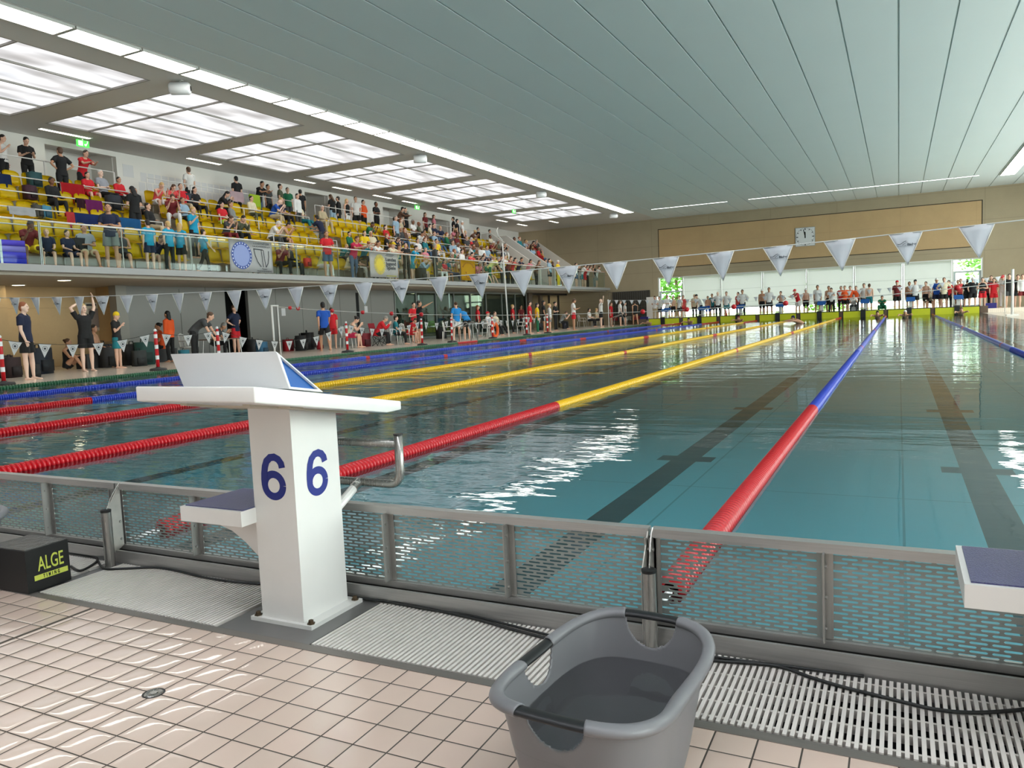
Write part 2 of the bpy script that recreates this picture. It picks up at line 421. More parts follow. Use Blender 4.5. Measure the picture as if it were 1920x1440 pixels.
# far windows: glass, frame; blinds hang in front
M_FRAME = mat('window_frame_white', (222, 224, 220), .4)
w = struct('window_11', box(B(), WX0, WX1, FY + .2, FY + .21, WZ0, WZ1), M_GLASS)
bm = B()
for xx in (WX0, -14.25, -11.5, -8.6, -5.68, -2.7, .2, 3.02, WX1 - .09): box(bm, xx, xx + .10, FY + .02, FY + .26, WZ0, WZ1)
for zz in (WZ0, WZ1 - .08): box(bm, WX0, WX1, FY + .12, FY + .26, zz, zz + .08)
mobj('window_frame', bm, M_FRAME, w)
for i, (a, b) in enumerate(((-15.95, -14.25), (3.12, 4.63))):    # glazed doors at both ends of the row
    d = empty('door_%d' % (i + 1), None, None); tag(d, kind='structure')
    z1 = 2.25 if i == 0 else 2.5
    bm = B(); box(bm, a, b, FY + .10, FY + .2, z1, z1 + .1); box(bm, a, a + .12, FY + .1, FY + .2, .3, z1); box(bm, b - .12, b, FY + .1, FY + .2, .3, z1)
    box(bm, a, b, FY + .1, FY + .2, .3, .45); mobj('door_frame', bm, mat('door_grey', (170, 182, 184), .4), d)
m, nt, bs, out = newmat('blind_fabric'); k = NB(nt); nt.nodes.remove(bs); xyz, vec = k.xyz()
tr = nt.nodes.new('ShaderNodeBsdfTranslucent'); df = nt.nodes.new('ShaderNodeBsdfDiffuse'); mx = nt.nodes.new('ShaderNodeMixShader'); mx.inputs[0].default_value = .42
seam = k.m('GREATER_THAN', k.m('ABSOLUTE', k.m('SUBTRACT', k.m('FRACT', k.m('DIVIDE', k.m('ADD', xyz[2], .12), .93)), .5)), .487)
c = k.mix(seam, (.70, .69, .69), (.50, .50, .50)); c = k.mix(k.m('MULTIPLY', k.noise(vec, 1.2, 3), .2), c, (.6, .6, .58))
nt.links.new(c, tr.inputs[0]); nt.links.new(c, df.inputs[0]); nt.links.new(tr.outputs[0], mx.inputs[1]); nt.links.new(df.outputs[0], mx.inputs[2]); nt.links.new(mx.outputs[0], out.inputs[0])
M_BLIND = m
nth = ('leftmost', 'second', 'third', 'fourth', 'fifth', 'rightmost')
for i, (a, b) in enumerate(((-14.15, -11.5), (-11.4, -8.6), (-8.5, -5.68), (-5.58, -2.7), (-2.6, .2), (.3, 3.02))):
    lab = 'pale roller blind in the far window row, %s of the six' % (nth[i] if i in (0, 5) else nth[i] + ' from left')
    t = empty('roller_blind', lab, 'blind', ((a+b)/2, FY + .06, 3.3), group='roller blinds in the far windows')
    hw = (b - a) / 2 - .01
    mobj('blind_fabric', box(B(), -hw, hw, -.004, .004, -2.36, .04), M_BLIND, t)
    mobj('blind_housing', box(B(), -hw, hw, -.05, .05, .0, .08), M_FRAME, t)
    mobj('bottom_bar', box(B(), -hw, hw, -.015, .015, -2.40, -2.36), M_FRAME, t)

# hall ceiling: planks 1.25 m wide with open joints
M_CEIL = mat('ceiling_panel', (204, 213, 214), .55, var=.02, scale=.6)
bm = B(); x = -15.0 - 1.25
while x < XW:
    x1 = min(x + 1.25, XW)
    box(bm, max(x, -16.0) + .022, x1 - .022, -3, FY, CZ, CZ + .06); x += 1.25
struct('ceiling', bm, M_CEIL)
bm = B(); box(bm, -16.0, XW, -3, FY, CZ + .035, CZ + .2); struct('ceiling_above', bm, mat('joint_pale', (196, 204, 200), .6))
M_GC = mat('gallery_ceiling_plaster', (208, 204, 200), .75, var=.02, scale=1)
# gallery ceiling: ribs between the luminous fields
cells = [(-17.95, y) for y in (4.0, 10.0, 16.05, 22.0, 28.0, 34.0, 40.0, 46.0)]
bm = B()
box(bm, -17.95, -16.0, -3, FY, CZ, CZ + .2); box(bm, -27.5, -24.15, -3, FY, CZ, CZ + .2)
ys = [-3] + [v for _, y in cells for v in (y, y + 5.0)] + [FY]
for a, b in zip(ys[::2], ys[1::2]): box(bm, -24.15, -17.95, a, b, CZ, CZ + .2)
struct('ceiling_gallery', bm, M_GC)
# luminous fields: fabric diffusers with lamps behind, held in a frame
m, nt, bs, out = newmat('luminous_ceiling'); k = NB(nt); nt.nodes.remove(bs); xyz, vec = k.xyz()
em = nt.nodes.new('ShaderNodeEmission')
lamp = k.noise(k.mapping(vec, (.55, .38, 1)), 1.7, 2, .5)
lampw = k.noise(k.mapping(vec, (1.6, .35, 1)), 1.3, 1, .5)
s = k.m('MULTIPLY_ADD', k.m('POWER', k.m('MULTIPLY', lamp, lampw), 1.7), 4.2, .38)
nt.links.new(s, em.inputs[1]); nt.links.new(k.mix(lamp, (1, .93, .87), (.88, .93, 1)), em.inputs[0]); nt.links.new(em.outputs[0], out.inputs[0])
M_LUM = m
M_CF = mat('ceiling_frame_grey', (150, 146, 140), .6)
order = ('nearest', 'second', 'third', 'fourth', 'fifth', 'sixth', 'seventh', 'farthest')
for i, (x0, y0) in enumerate(cells):
    t = empty('luminous_ceiling_field', 'wide glowing ceiling field over the gallery, %s along the hall' % (order[i] if i in (0, 7) else order[i] + ' nearest'), 'ceiling light', (x0, y0, CZ), group='glowing ceiling fields over the gallery')
    o = mobj('diffuser', box(B(), -6.2, 0, 0, 5.0, .05, .07), M_LUM, t)
    bm = B()
    for xx in (-6.2, -4.65, -3.1, -1.55, -.04): box(bm, xx, xx + .045, 0, 5, .0, .06)
    for yy in (0, 1.45, 4.95): box(bm, -6.2, 0, yy, yy + .045, -.001, .055)
    mobj('ceiling_frame', bm, M_CF, t)
# strip lights at the edge of the gallery ceiling
M_TUBE = emat('lamp_white', (255, 252, 244), 7.5)
M_LHOUS = mat('lamp_housing', (200, 198, 192), .5)
proto = empty('strip_light', None, None)
mobj('lamp_housing', box(box(box(B(), -.37, .37, 0, .03, -.02, .04), -.37, .37, 1.60, 1.63, -.02, .04), -.37, .37, .03, 1.6, .03, .04), M_LHOUS, proto)
bm = B()
for xx in (-.36, -.12, .12): box(bm, xx, xx + .225, .03, 1.6, -.012, -.004)
mobj('diffuser', bm, M_TUBE, proto)
bm = B()
for xx in (-.37, -.135, .105, .345): box(bm, xx, xx + .02, .03, 1.6, -.02, .03)
mobj('louvre', bm, M_LHOUS, proto)
ones = ['', 'first', 'second', 'third', 'fourth', 'fifth', 'sixth', 'seventh', 'eighth', 'ninth', 'tenth', 'eleventh', 'twelfth', 'thirteenth', 'fourteenth', 'fifteenth', 'sixteenth', 'seventeenth', 'eighteenth', 'nineteenth']
tens = {2: 'twent', 3: 'thirt', 4: 'fort', 5: 'fift', 6: 'sixt', 7: 'sevent', 8: 'eight', 9: 'ninet'}
def ordw(n):
    if n < 20: return ones[n]
    if n >= 100: return 'hundred-and-' + ordw(n - 100) if n > 100 else 'hundredth'
    t, o = divmod(n, 10)
    return tens[t] + 'ieth' if o == 0 else tens[t] + 'y-' + ones[o]
first = True
for side, xc, ya in (('left', -16.43, 9.93), ('right', 5.45, 12.0)):
    y = ya; i = 1
    if side == 'left':
        while y > 1: y -= 1.67
    else: y = 20.4
    while y < 51:
        t = proto if first else copy_tree(proto); first = False
        t.location = (xc, y, CZ - .042)
        end = proj((xc, y + .8, CZ))
        tag(t, 'bright louvred strip light in the %s ceiling line, %s counted from the far end' % (side, ordw(int(round((51 - y) / 1.67 + .3)))), 'ceiling light', 'strip lights in the %s ceiling line' % side)
        y += 1.67
# thin light line across the far end of the ceiling
M_THIN = emat('thin_lamp', (255, 255, 250), 3.0)
for i in range(15):
    x0 = -14.8 + i * 1.26
    if i == 4: continue
    tag(mobj('linear_light', box(B(), x0, x0 + 1.2, 51.4, 51.46, CZ - .012, CZ + .002), M_THIN),
        'thin white light line at the ceiling before the far wall, %s from left' % ordw(i + 1 if i < 4 else i), 'ceiling light', 'thin light line at the far end')
# small lamps over the top aisle
M_LAMP2 = emat('aisle_lamp', (255, 248, 232), 4.0)
for i, (xx, y0, L) in enumerate(((-24.85, 16.3, 1.8), (-24.85, 22.15, 1.7), (-24.85, 28.2, 1.4), (-24.85, 30.9, 1.4), (-24.85, 34.2, 1.6), (-24.85, 36.9, 1.4), (-24.85, 40.6, 1.5), (-24.9, 48.4, 1.6), (-24.9, 51.7, 1.6), (-22.4, 51.8, 1.6), (-24.85, 9.5, 1.8))):
    t = empty('aisle_light', 'flush white lamp above the top gallery aisle, %s from the near end' % ordw(i + 1 if i < 10 else 1), 'ceiling light', (xx, y0, CZ), group='flush lamps above the top aisle')
    if i == 10: t['label'] = 'flush white lamp above the top gallery aisle beyond the left picture edge'
    if i == 9: t['label'] = 'flush white lamp in the ceiling nearest the stair walls, off the aisle line'
    mobj('diffuser', box(B(), -.09, .09, .02, L - .02, -.012, -.002), M_LAMP2, t)
    bm = B(); box(bm, -.12, -.09, 0, L, -.016, .0); box(bm, .09, .12, 0, L, -.016, 0); box(bm, -.09, .09, 0, .02, -.016, 0); box(bm, -.09, .09, L - .02, L, -.016, 0)
    mobj('lamp_housing', bm, M_LHOUS, t)
# round ceiling loudspeakers/projectors at the ribs
for i, yy in enumerate((15.45, 27.25, 39.2, 51.2)):
    t = empty('ceiling_projector', 'white barrel-shaped projector under the ceiling edge, %s one' % ('nearest', 'second nearest', 'third nearest', 'farthest')[i], 'projector', (-17.4, yy, CZ), group='white projectors along the ceiling edge')
    bm = B(); loft(bm, [(-.2, -.16, -.2), (-.17, -.14, -.2), (.2, .12, -.2), (.24, .15, -.2)], [.13, .165, .165, .12], 20); mobj('housing', bm, M_WPLAST, t, True)
    mobj('lens', loft(B(), [(.235, .145, -.2), (.25, .155, -.2)], [.07, .07], 16), M_BLACK, t)
    mobj('bracket', box(box(B(), -.05, .05, -.03, .03, -.06, 0), -.12, .12, -.05, .05, -.015, 0), M_LHOUS, t)

# ------------------------------------------------------------------ gallery: slab, terraces, walls
XS = -19.8; GZ = 2.84
RISE, TREAD, XR0 = .575, .73, -20.95
def gz(k): return GZ + RISE * k
def gx(k): return XR0 - TREAD * k
bm = B(); box(bm, -26.3, XS, -3, FY, GZ - .18, GZ); struct('floor_gallery', bm, M_SLAB)
M_STEP = mat('terrace_concrete', (150, 146, 138), .8, var=.06, scale=3)
bm = B()
for i in range(1, 5): box(bm, -26.3, gx(i) + .36, -3, 46.0, gz(i - 1), gz(i)); box(bm, -26.3, gx(i) + .36, 48.5, 53.0, gz(i - 1), gz(i))
box(bm, -27.4, gx(5) + .36, -3, 46, gz(4), 5.62); box(bm, -27.4, gx(5) + .36, 48.5, 53.0, gz(4), 5.62)
struct('floor_terraces', bm, M_STEP)
bm = B()
for i in range(10): box(bm, -24.4 + i * .37, -20.8, 46.25, 48.3, GZ + .001 + (9-i)*0, GZ + .27 * (10 - i)) if False else None
for i in range(9): box(bm, -24.6, -21.2 - .37 * i, 46.25, 48.3, GZ + .29 * i, GZ + .29 * (i + 1))
struct('floor_stair', bm, M_STEP)
# sloping stair parapets
M_PARA = mat('parapet_white', (206, 200, 192), .7, var=.03)
for i, yy in enumerate((46.05, 48.4, 53.0)):
    bm = B(); prism(bm, [(-24.9, GZ), (-24.9, 6.55), (-24.2, 6.55), (-20.7, 4.05), (-20.7, GZ)], 1, yy, yy + .16); struct('wall_stair_%d' % (i + 1), bm, M_PARA)
# back wall of the gallery with recesses
XB = -26.0
wall_open('wall_left', XB - .2, -3, 46.5, 5.6, CZ + .2, .2, [(17.2, 19.9, 5.6, 7.52), (30.15, 31.9, 5.6, 7.5), (36.6, 39.2, 5.6, 7.45), (41.1, 43.9, 5.6, 7.3)], M_PLASTER, 'x')
bm = B(); box(bm, XB - 1.5, XB - 1.4, -3, 57, 5.6, CZ + .2); struct('wall_back_corridor', bm, M_PLASTER)
bm = B()
for yy in (17.2, 19.9, 30.15, 31.9, 36.6, 39.2, 41.1, 43.9): box(bm, XB - 1.4, XB - .2, yy - .03, yy + .03, 5.6, CZ)
struct('wall_recess_sides', bm, M_PLASTER)
bm = B(); box(bm, XB - 1.42, XB - 1.36, 18.9, 19.75, 5.62, 7.1); struct('door_3', bm, mat('door_beige_grey', (168, 160, 146), .5))
bm = B(); box(bm, XB - 1.42, XB - 1.36, 30.3, 31.8, 5.62, 7.45); struct('door_4', bm, mat('door_beige_grey', (168, 160, 146), .5))
bm = B(); box(bm, -31, -30.9, -3, 57, -.5, CZ); struct('wall_left_outer', bm, M_CONC)
# deck level below the gallery
XG = -23.5
bm = B(); box(bm, -30, XS - .35, -3, FY, GZ - .26, GZ - .18); struct('ceiling_under_gallery', bm, mat('soffit', (172, 164, 150), .7, var=.03))
wall_open('wall_cladding', XG - .15, 17.75, 33.6, 0, GZ - .26, .15, [(22.25, 23.45, 0, 2.5)], M_GREY, 'x')
bm = B(); box(bm, XG - .16, XG - .14, 30.4, 30.65, 0, 2.5); box(bm, XG, XG + .006, 20.1, 20.12, 0, 2.5); box(bm, XG, XG + .006, 21.3, 21.315, 0, 2.58)
for yy in (25.0, 26.6, 28.3, 29.2, 31.6): box(bm, XG, XG + .004, yy, yy + .015, 0, 2.58)
struct('trim_4', bm, mat('cladding_joint', (84, 82, 78), .7))
bm = B(); box(bm, XG, XG + .008, 30.42, 30.64, .0, 2.45); struct('trim_5', bm, M_DARK)
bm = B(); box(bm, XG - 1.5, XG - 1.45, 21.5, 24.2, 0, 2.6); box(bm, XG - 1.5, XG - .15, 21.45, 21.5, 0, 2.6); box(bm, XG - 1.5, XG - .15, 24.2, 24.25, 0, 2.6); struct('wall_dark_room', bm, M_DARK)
bm = B(); box(bm, -24.8, -24.6, -3, 18, 0, GZ - .26); struct('wall_alcove', bm, M_CONCY)
bm = B(); box(bm, XG - .1, XG + .25, 17.35, 17.75, 0, GZ - .26); struct('wall_pier', bm, mat('pier_grey', (150, 146, 138), .7))
bm = B(); box(bm, -24.8, XG - .1, 17.6, 17.75, 0, GZ - .26); box(bm, -24.6, -24.1, 14.0, 14.3, 0, GZ - .26); struct('wall_alcove_side', bm, M_CONCY)
# glazed rooms further along
M_GG = glass_mat('green_glass', (.62, .72, .68), .8)
bm = B()
for yy in (33.6, 35.6, 37.6, 39.6, 41.6, 43.6, 45.8, 47.8, 49.6): box(bm, XG - .03, XG + .05, yy, yy + .08, 0, GZ - .26)
box(bm, XG - .03, XG + .04, 33.6, 49.6, GZ - .36, GZ - .26); box(bm, XG - .03, XG + .04, 33.6, 49.6, 0, .08)
w = struct('window_12', box(B(), XG - .01, XG, 33.65, 49.6, .05, GZ - .3), M_GG); mobj('window_frame', bm, mat('frame_grey_green', (128, 132, 128), .5), w)
bm = B(); box(bm, -27.3, -27.2, 18, 57, 0, GZ - .26); struct('wall_room_back', bm, mat('room_wall', (176, 180, 172), .7, var=.08, scale=.7))
bm = B(); box(bm, XG - .2, XG + .2, 49.7, 50.3, 0, GZ - .26); box(bm, XG - .1, XG + .1, 51.9, 52.3, 0, GZ - .26); struct('wall_posts', bm, mat('brown_post', (98, 84, 70), .7))
bm = B()
for yy in (53.6, 55.4): box(bm, XG - .06, XG + .06, yy, yy + .12, 0, GZ - .26)
box(bm, XG - .1, XG + .1, 50.3, FY, GZ - .4, GZ - .26); struct('trim_6', bm, mat('dark_frame', (52, 48, 44), .5))
M_WARM = emat('warm_downlight', (255, 240, 200), 14)
for i, (xx, yy) in enumerate(((-21.5, 14.43), (-23.86, 14.55), (-25.5, 35.5), (-25.5, 38.5), (-25.3, 41.5), (-25.3, 45.0), (-25.0, 51.0), (-25.0, 52.8), (-25.0, 54.6), (-24.6, 56.2))):
    lab = ('round downlight under the gallery above the stretching swimmers, right of two', 'round downlight under the gallery above the stretching swimmers, left of two')[i] if i < 2 else 'round warm downlight in the glazed rooms below the gallery, %s from left' % ordw(i - 1)
    t = empty('downlight', lab, 'downlight', (xx, yy, GZ - .26), group='round downlights under the gallery')
    mobj('diffuser', cyl(B(), (0, 0), .17 if i < 2 else .2, -.012, -.004, 20), M_WARM, t)
    mobj('trim_ring', lathe(B(), [(.17, 0), (.21, 0), (.21, -.016), (.17, -.016)], n=24, cap=False), M_LHOUS, t)

# added fill lamps that brighten the start deck, unseen behind and above the camera
M_FILL = emat('start_deck_lamp', (244, 246, 255), 19)
for i in range(9):
    x = -7.0 + i * 1.9
    t = empty('deck_fill_light', 'warm ceiling lamp over the near deck behind the camera, %s from left' % ordw(i + 1), 'ceiling light', (x, -.6, CZ), group='warm lamps over the near deck')
    mobj('diffuser', box(B(), -.8, .8, -.25, .25, -.03, -.02), M_FILL, t); mobj('lamp_housing', box(B(), -.84, .84, -.29, .29, -.02, 0), M_LHOUS, t)
# ================================================================== the near end
M_GRATE = mat('grate_white', (214, 207, 200), .4, var=.06, scale=12)
# channel under the grate, its steel edges
bm = B(); box(bm, -6.4, 4.3, 1.82, 2.27, -.40, -.26); box(bm, -6.4, 4.3, 1.815, 1.83, -.3, -.065); box(bm, -6.4, 4.3, 2.252, 2.262, -.3, -.06)
struct('trim_7', bm, mat('channel_dark', (40, 40, 40), .6))
bm = B(); box(bm, -6.4, 4.3, 1.822, 1.858, -.10, ZD + .002); struct('trim_8', bm, metal_mat('edge_steel', (118, 112, 108), .45, 'x'))
bm = B(); box(bm, -6.4, 4.3, 2.250, 2.262, -.12, -.004); box(bm, -6.4, 4.3, 2.262, 2.30, -.10, -.045); bevel(bm, .002, 2)
struct('trim_9', bm, M_STEEL)
bm = B(); box(bm, -6.4, 4.3, 2.30, 2.345, -.10, -.014); struct('trim_10', bm, metal_mat('dark_steel', (70, 68, 66), .5, 'x'))
def grate(x0, x1, label):
    t = empty('overflow_grate', label, 'drain grate', (x0, 1.862, ZD), group='white slatted overflow grates')
    bm = B(); x = 0.0
    while x < x1 - x0 - .008:
        box(bm, x, x + .0098, 0, .378, -.014, .004); x += .01755
    bevel(bm, .0015, 1); mobj('slats', bm, M_GRATE, t)
    bm = B()
    for y in (.03, .11, .19, .27, .35): box(bm, 0, x1 - x0 - .008, y, y + .009, -.024, -.003)
    mobj('cross_bars', bm, M_GRATE, t)
grate(-6.3, -5.70, 'white slatted drain grate at the far left edge of the near deck')
grate(-4.60, -4.12, 'white slatted drain grate behind the black timing box')
grate(-4.10, -3.18, 'white slatted drain grate left of the black timing box')
grate(-3.11, -2.13, 'white slatted drain grate between the black box and the numbered starting block')
grate(-1.70, -.70, 'white slatted drain grate between the numbered starting block and the full tub')
grate(-.69, .31, 'white slatted drain grate right of the full grey tub')
M_COVER = metal_mat('cover_plate', (112, 110, 110), .42)
for i, (a, b, lab) in enumerate(((-2.12, -1.71, 'wet grey cover plate under the foot of the numbered starting block'), (-3.17, -3.12, 'narrow grey cover strip between two grates beside the black box'), (.32, .72, 'grey cover plate under the right-hand starting block'))):
    tag(mobj('cover_plate', box(B(), a, b, 1.862, 2.245, -.085, ZD), M_COVER), lab, 'cover plate')
# floor drain
t = empty('floor_drain', 'small round steel drain set in the wet deck tiles', 'drain', (-1.909, 1.434, ZD))
mobj('drain_ring', lathe(B(), [(.012, .001), (.02, .003), (.0235, .003), (.026, .001)], n=28, cap=False), M_CHROME, t, True)
mobj('drain_gap', lathe(B(), [(.026, .0005), (.0315, .0005)], n=28, cap=False), M_BLACK, t)
mobj('drain_cap', cyl(B(), (0, 0), .011, .0002, .003, 20), M_CHROME, t)
# expansion joint in the tiles
bm = B(); box(bm, -2.738, -2.722, -2, 1.82, ZD - .01, ZD + .0006); struct('trim_11', bm, mat('joint_brown', (74, 64, 54), .6))

# perforated barrier on the pool edge: 2.5 m sections
def perforated(w, h, t=.0015):
    bm = B(); pw, ph, sl, sw = .052, .0122, .0175, .0032
    rows = int(h / ph); my = (h - rows * ph) / 2
    def rectq(x0, x1, z0, z1):
        if x1 - x0 > 1e-5 and z1 - z0 > 1e-5: quad(bm, (x0, 0, z0), (x1, 0, z0), (x1, 0, z1), (x0, 0, z1))
    rectq(0, w, 0, my); rectq(0, w, h - my, h)
    for r in range(rows):
        z0 = my + r * ph; zc = z0 + ph / 2; z1 = z0 + ph
        n = int((w - .012) / pw) if r % 2 == 0 else int((w - .012 - pw / 2) / pw)
        off = (w - int((w - .012) / pw) * pw) / 2 + (pw / 2 if r % 2 else 0)
        rectq(0, off, z0, z1); rectq(off + n * pw, w, z0, z1)
        for i in range(n):
            a = off + i * pw; b = a + pw; c = (a + b) / 2
            out = [(a, z0), (c - sl, z0), (c + sl, z0), (b, z0), (b, zc), (b, z1), (c + sl, z1), (c - sl, z1), (a, z1), (a, zc)]
            inn = [(c - sl - sw*.8, zc - sw*.6), (c - sl, zc - sw), (c + sl, zc - sw), (c + sl + sw*.8, zc - sw*.6), (c + sl + sw*1.3, zc), (c + sl + sw*.8, zc + sw*.6), (c + sl, zc + sw), (c - sl, zc + sw), (c - sl - sw*.8, zc + sw*.6), (c - sl - sw*1.3, zc)]
            O = [bm.verts.new((p[0], 0, p[1])) for p in out]; I = [bm.verts.new((p[0], 0, p[1])) for p in inn]
            for q in range(10): bm.faces.new((O[q], O[(q+1) % 10], I[(q+1) % 10], I[q]))
    bmesh.ops.remove_doubles(bm, verts=bm.verts, dist=1e-5)
    return bm
M_PERF = mat('perforated_steel', (150, 156, 152), .42, .55, var=.06)
fx0 = -.69; FYP = 2.30
def fence(x0, label):
    t = empty('pool_barrier', label, 'barrier', (x0, FYP, 0), group='perforated steel barrier sections')
    L = 2.49
    bm = B(); box(bm, 0, L, -.008, .030, .265, .293); bevel(bm, .004, 2); mobj('top_rail', bm, M_STEEL, t)
    bm = B(); box(bm, 0, L, -.006, .026, -.012, .010); bevel(bm, .002, 1); mobj('bottom_rail', bm, M_STEEL, t)
    for i in range(6):
        x = i * L / 5 if i < 5 else L - .004
        bm = B(); box(bm, x, x + .005, -.034, .004, .012, .268); box(bm, x, x + .026, .004, .008, .012, .268)
        for z in (.05, .14, .23): cyl2 = loft(bm, [(x + .005, -.016, z), (x + .011, -.016, z)], .0055, 8)
        mobj('upright', bm, M_STEELV, t)
    return t
perf_o = None
sections = []
for i, (x0, lab) in enumerate(((-5.69, 'perforated steel pool barrier section behind the black timing box'), (-3.19, 'perforated steel pool barrier section behind the numbered starting block'), (-.69, 'perforated steel pool barrier section right of the full grey tub'))):
    t = fence(x0, lab); sections.append(t)
    for j in range(5):
        if perf_o is None:
            perf_o = mobj('perforated_panel', perforated(2.49 / 5 - .006, .258), M_PERF)
            md = perf_o.modifiers.new('s', 'SOLIDIFY'); md.thickness = .0015
            o = perf_o
        else: o = perf_o.copy(); COL.objects.link(o)
        o.parent = t; o.location = (j * 2.49 / 5 + .005, .009, .009)
# steel tube posts with bracket plates at the joints
for x, lab in ((-.672, 'steel tube post with black cap behind the full grey tub'), (-3.14, 'steel tube post beside the black timing box')):
    t = empty('tube_post', lab, 'post', (x, 2.2, ZD), group='steel tube posts of the barrier')
    o = mobj('tube', loft(B(), [(0, 0, -.003), (0, 0, .248)], .0215, 28), M_CHROME, t, True); auto_smooth(o)
    o = mobj('cap', lathe(B(), [(.0215, .246), (.0225, .249), (.0225, .256), (.018, .258)], n=28), M_BLACK, t); auto_smooth(o)
    bm = B(); prism(bm, [(.015, .04), (.015, .235), (.092, .345), (.096, .345), (.096, .07), (.06, .05)], 0, -.03, -.026); bevel(bm, .0008, 1)
    mobj('bracket_plate', bm, metal_mat('bracket_steel', (160, 156, 150), .4), t)
    bm = B()
    for yy, zz in ((.035, .09), (.035, .20), (.085, .10), (.085, .18)): loft(bm, [(-.034, yy, zz), (-.022, yy, zz)], .006, 10)
    mobj('bolts', bm, M_STEELV, t)
    mobj('safety_hook', tube(B(), [(0, .005, .256), (-.004, .03, .30), (-.01, .07, .345), (-.01, .085, .36)], .0022, 6), M_CHROME, t)

# ------------------------------------------------------------------ starting block
M_BLUEPAD = None
m, nt, bs, out = newmat('grit_blue_pad'); k = NB(nt); xyz, vec = k.xyz()
g = k.noise(vec, 260, 2, .7)
nt.links.new(k.mix(g, (.014, .014, .05), (.12, .12, .30)), bs.inputs['Base Color'])
nt.links.new(k.bump(g, .002), bs.inputs['Normal']); bs.inputs['Roughness'].default_value = .32
M_BLUEPAD = m
M_BLUE = mat('panel_blue', (14, 84, 158), .35)
M_NUM = mat('number_blue', (16, 34, 122), .45)
def block(xc, label, sx0=-.385):
    t = empty('starting_block', label, 'starting block', (xc, 2.085, ZD))
    def P(y, z): return (y - 2.085, z - ZD)
    def Q(x, y, z): return (x - xc, y - 2.085, z - ZD)
    bm = B(); box(bm, -.094, .094, -.116, .12, .014, .775); bevel(bm, .006, 3); o = mobj('post', bm, M_WHITE, t); auto_smooth(o)
    if 1:
        def six():      # bold sans 6, 1 high, drawn flat in x, z
            bm = B()
            def ribbon(pts, wd, dy=0.0):
                P_ = [Vector((p[0], p[1])) for p in pts]; L_, R_ = [], []
                for i, p in enumerate(P_):
                    d = (P_[min(i+1, len(P_)-1)] - P_[max(i-1, 0)]).normalized(); n_ = Vector((-d.y, d.x)); w_ = (wd[i] if isinstance(wd, list) else wd) / 2
                    L_.append(bm.verts.new((p.x + n_.x*w_, -dy, p.y + n_.y*w_))); R_.append(bm.verts.new((p.x - n_.x*w_, -dy, p.y - n_.y*w_)))
                for i in range(len(P_)-1): bm.faces.new((L_[i], L_[i+1], R_[i+1], R_[i]))
            ribbon([(.235*math.cos(2*PI*i/40), -.185 + .245*math.sin(2*PI*i/40)) for i in range(41)], .165)
            ribbon([(.245, .21), (.225, .31), (.16, .395), (.06, .44), (-.05, .425), (-.15, .34), (-.20, .22), (-.23, .06), (-.240, -.08), (-.235, -.2)], [.165]*10, .0006)
            for v in bm.verts: v.co.x *= .172; v.co.z *= .158
            bmesh.ops.remove_doubles(bm, verts=bm.verts, dist=1e-6)
            for f in bm.faces:
                f.normal_update()
                if f.normal.y > 0: f.normal_flip()
            return bm
        n1 = mobj('number', six(), M_NUM, o); n1.location = Q(xc + .002, 1.9685, aty(523, 895, 1.97).z)
        n2 = mobj('number', six(), M_NUM, o); n2.location = (.0945, .0, atx(592, 887, -1.825).z - ZD); n2.rotation_euler = (0, 0, PI/2)
    bm = B(); box(bm, -.135, .14, -.132, .148, 0, .014); bevel(bm, .003, 2); o = mobj('base_plate', bm, M_WHITE, t)
    for x, y in ((-.115, -.115), (.122, -.112), (.122, .128), (-.115, .128)):
        bm = B(); lathe(bm, [(.014, .014), (.014, .018), (.009, .018), (.009, .027), (.005, .029)], (x, y, 0), 6); mobj('bolt', bm, mat('rusty_bolt', (84, 68, 50), .5, .6), t)
    # platform, sloping towards the pool
    bm = B(); prism(bm, [P(1.66, .800), P(2.39, .672), P(2.39, .640), P(2.30, .640), P(1.70, .744), P(1.66, .752)], 0, -.253, .253); bevel(bm, .005, 3)
    o = mobj('platform', bm, M_WHITE, t); auto_smooth(o)
    bm = B()
    prism(bm, [P(1.74, .742), P(2.32, .641), P(2.32, .629), P(1.74, .730)], 0, -.15, -.12); prism(bm, [P(1.74, .742), P(2.32, .641), P(2.32, .629), P(1.74, .730)], 0, .12, .15)
    prism(bm, [P(1.86, .722), P(1.92, .711), P(1.92, .699), P(1.86, .710)], 0, -.2, .2); prism(bm, [P(2.2, .662), P(2.26, .651), P(2.26, .64), P(2.2, .651)], 0, -.2, .2)
    mobj('platform_frame', bm, mat('cream_metal', (196, 188, 170), .5), t)
    for x, y, z in ((.06, 1.955, .735), (-.10, 1.955, .735)):
        mobj('screw_head', ball(B(), Q(xc + x, y, z - .005), .011, 10, 6), M_BLACK, t)
    # wedge against which the rear foot pushes
    A, Bq, C = (1.815, .777), (1.770, .896), (1.972, .750)
    wl, wr = -.215, .243
    def tri(s):        # triangle shrunk towards its centre
        cx = (A[0]+Bq[0]+C[0])/3; cz = (A[1]+Bq[1]+C[1])/3
        return [(cx + (p[0]-cx)*s, cz + (p[1]-cz)*s) for p in (A, Bq, C)]
    bm = B(); o3, i3 = tri(1.0), tri(.80)
    rings = []
    for x, pts in ((wl, o3), (wr, o3), (wr, i3), (wr - .02, i3)):
        rings.append([bm.verts.new((x, *P(*p))) for p in pts])
    for a, b in zip(rings, rings[1:]):
        for q in range(3): bm.faces.new((a[q], b[q], b[(q+1) % 3], a[(q+1) % 3]))
    bm.faces.new(rings[0]); bm.faces.new(rings[-1][::-1])
    bmesh.ops.recalc_face_normals(bm, faces=bm.faces); bevel(bm, .009, 4, 25)
    wd = mobj('foot_wedge', bm, M_WPLAST, t); auto_smooth(wd)
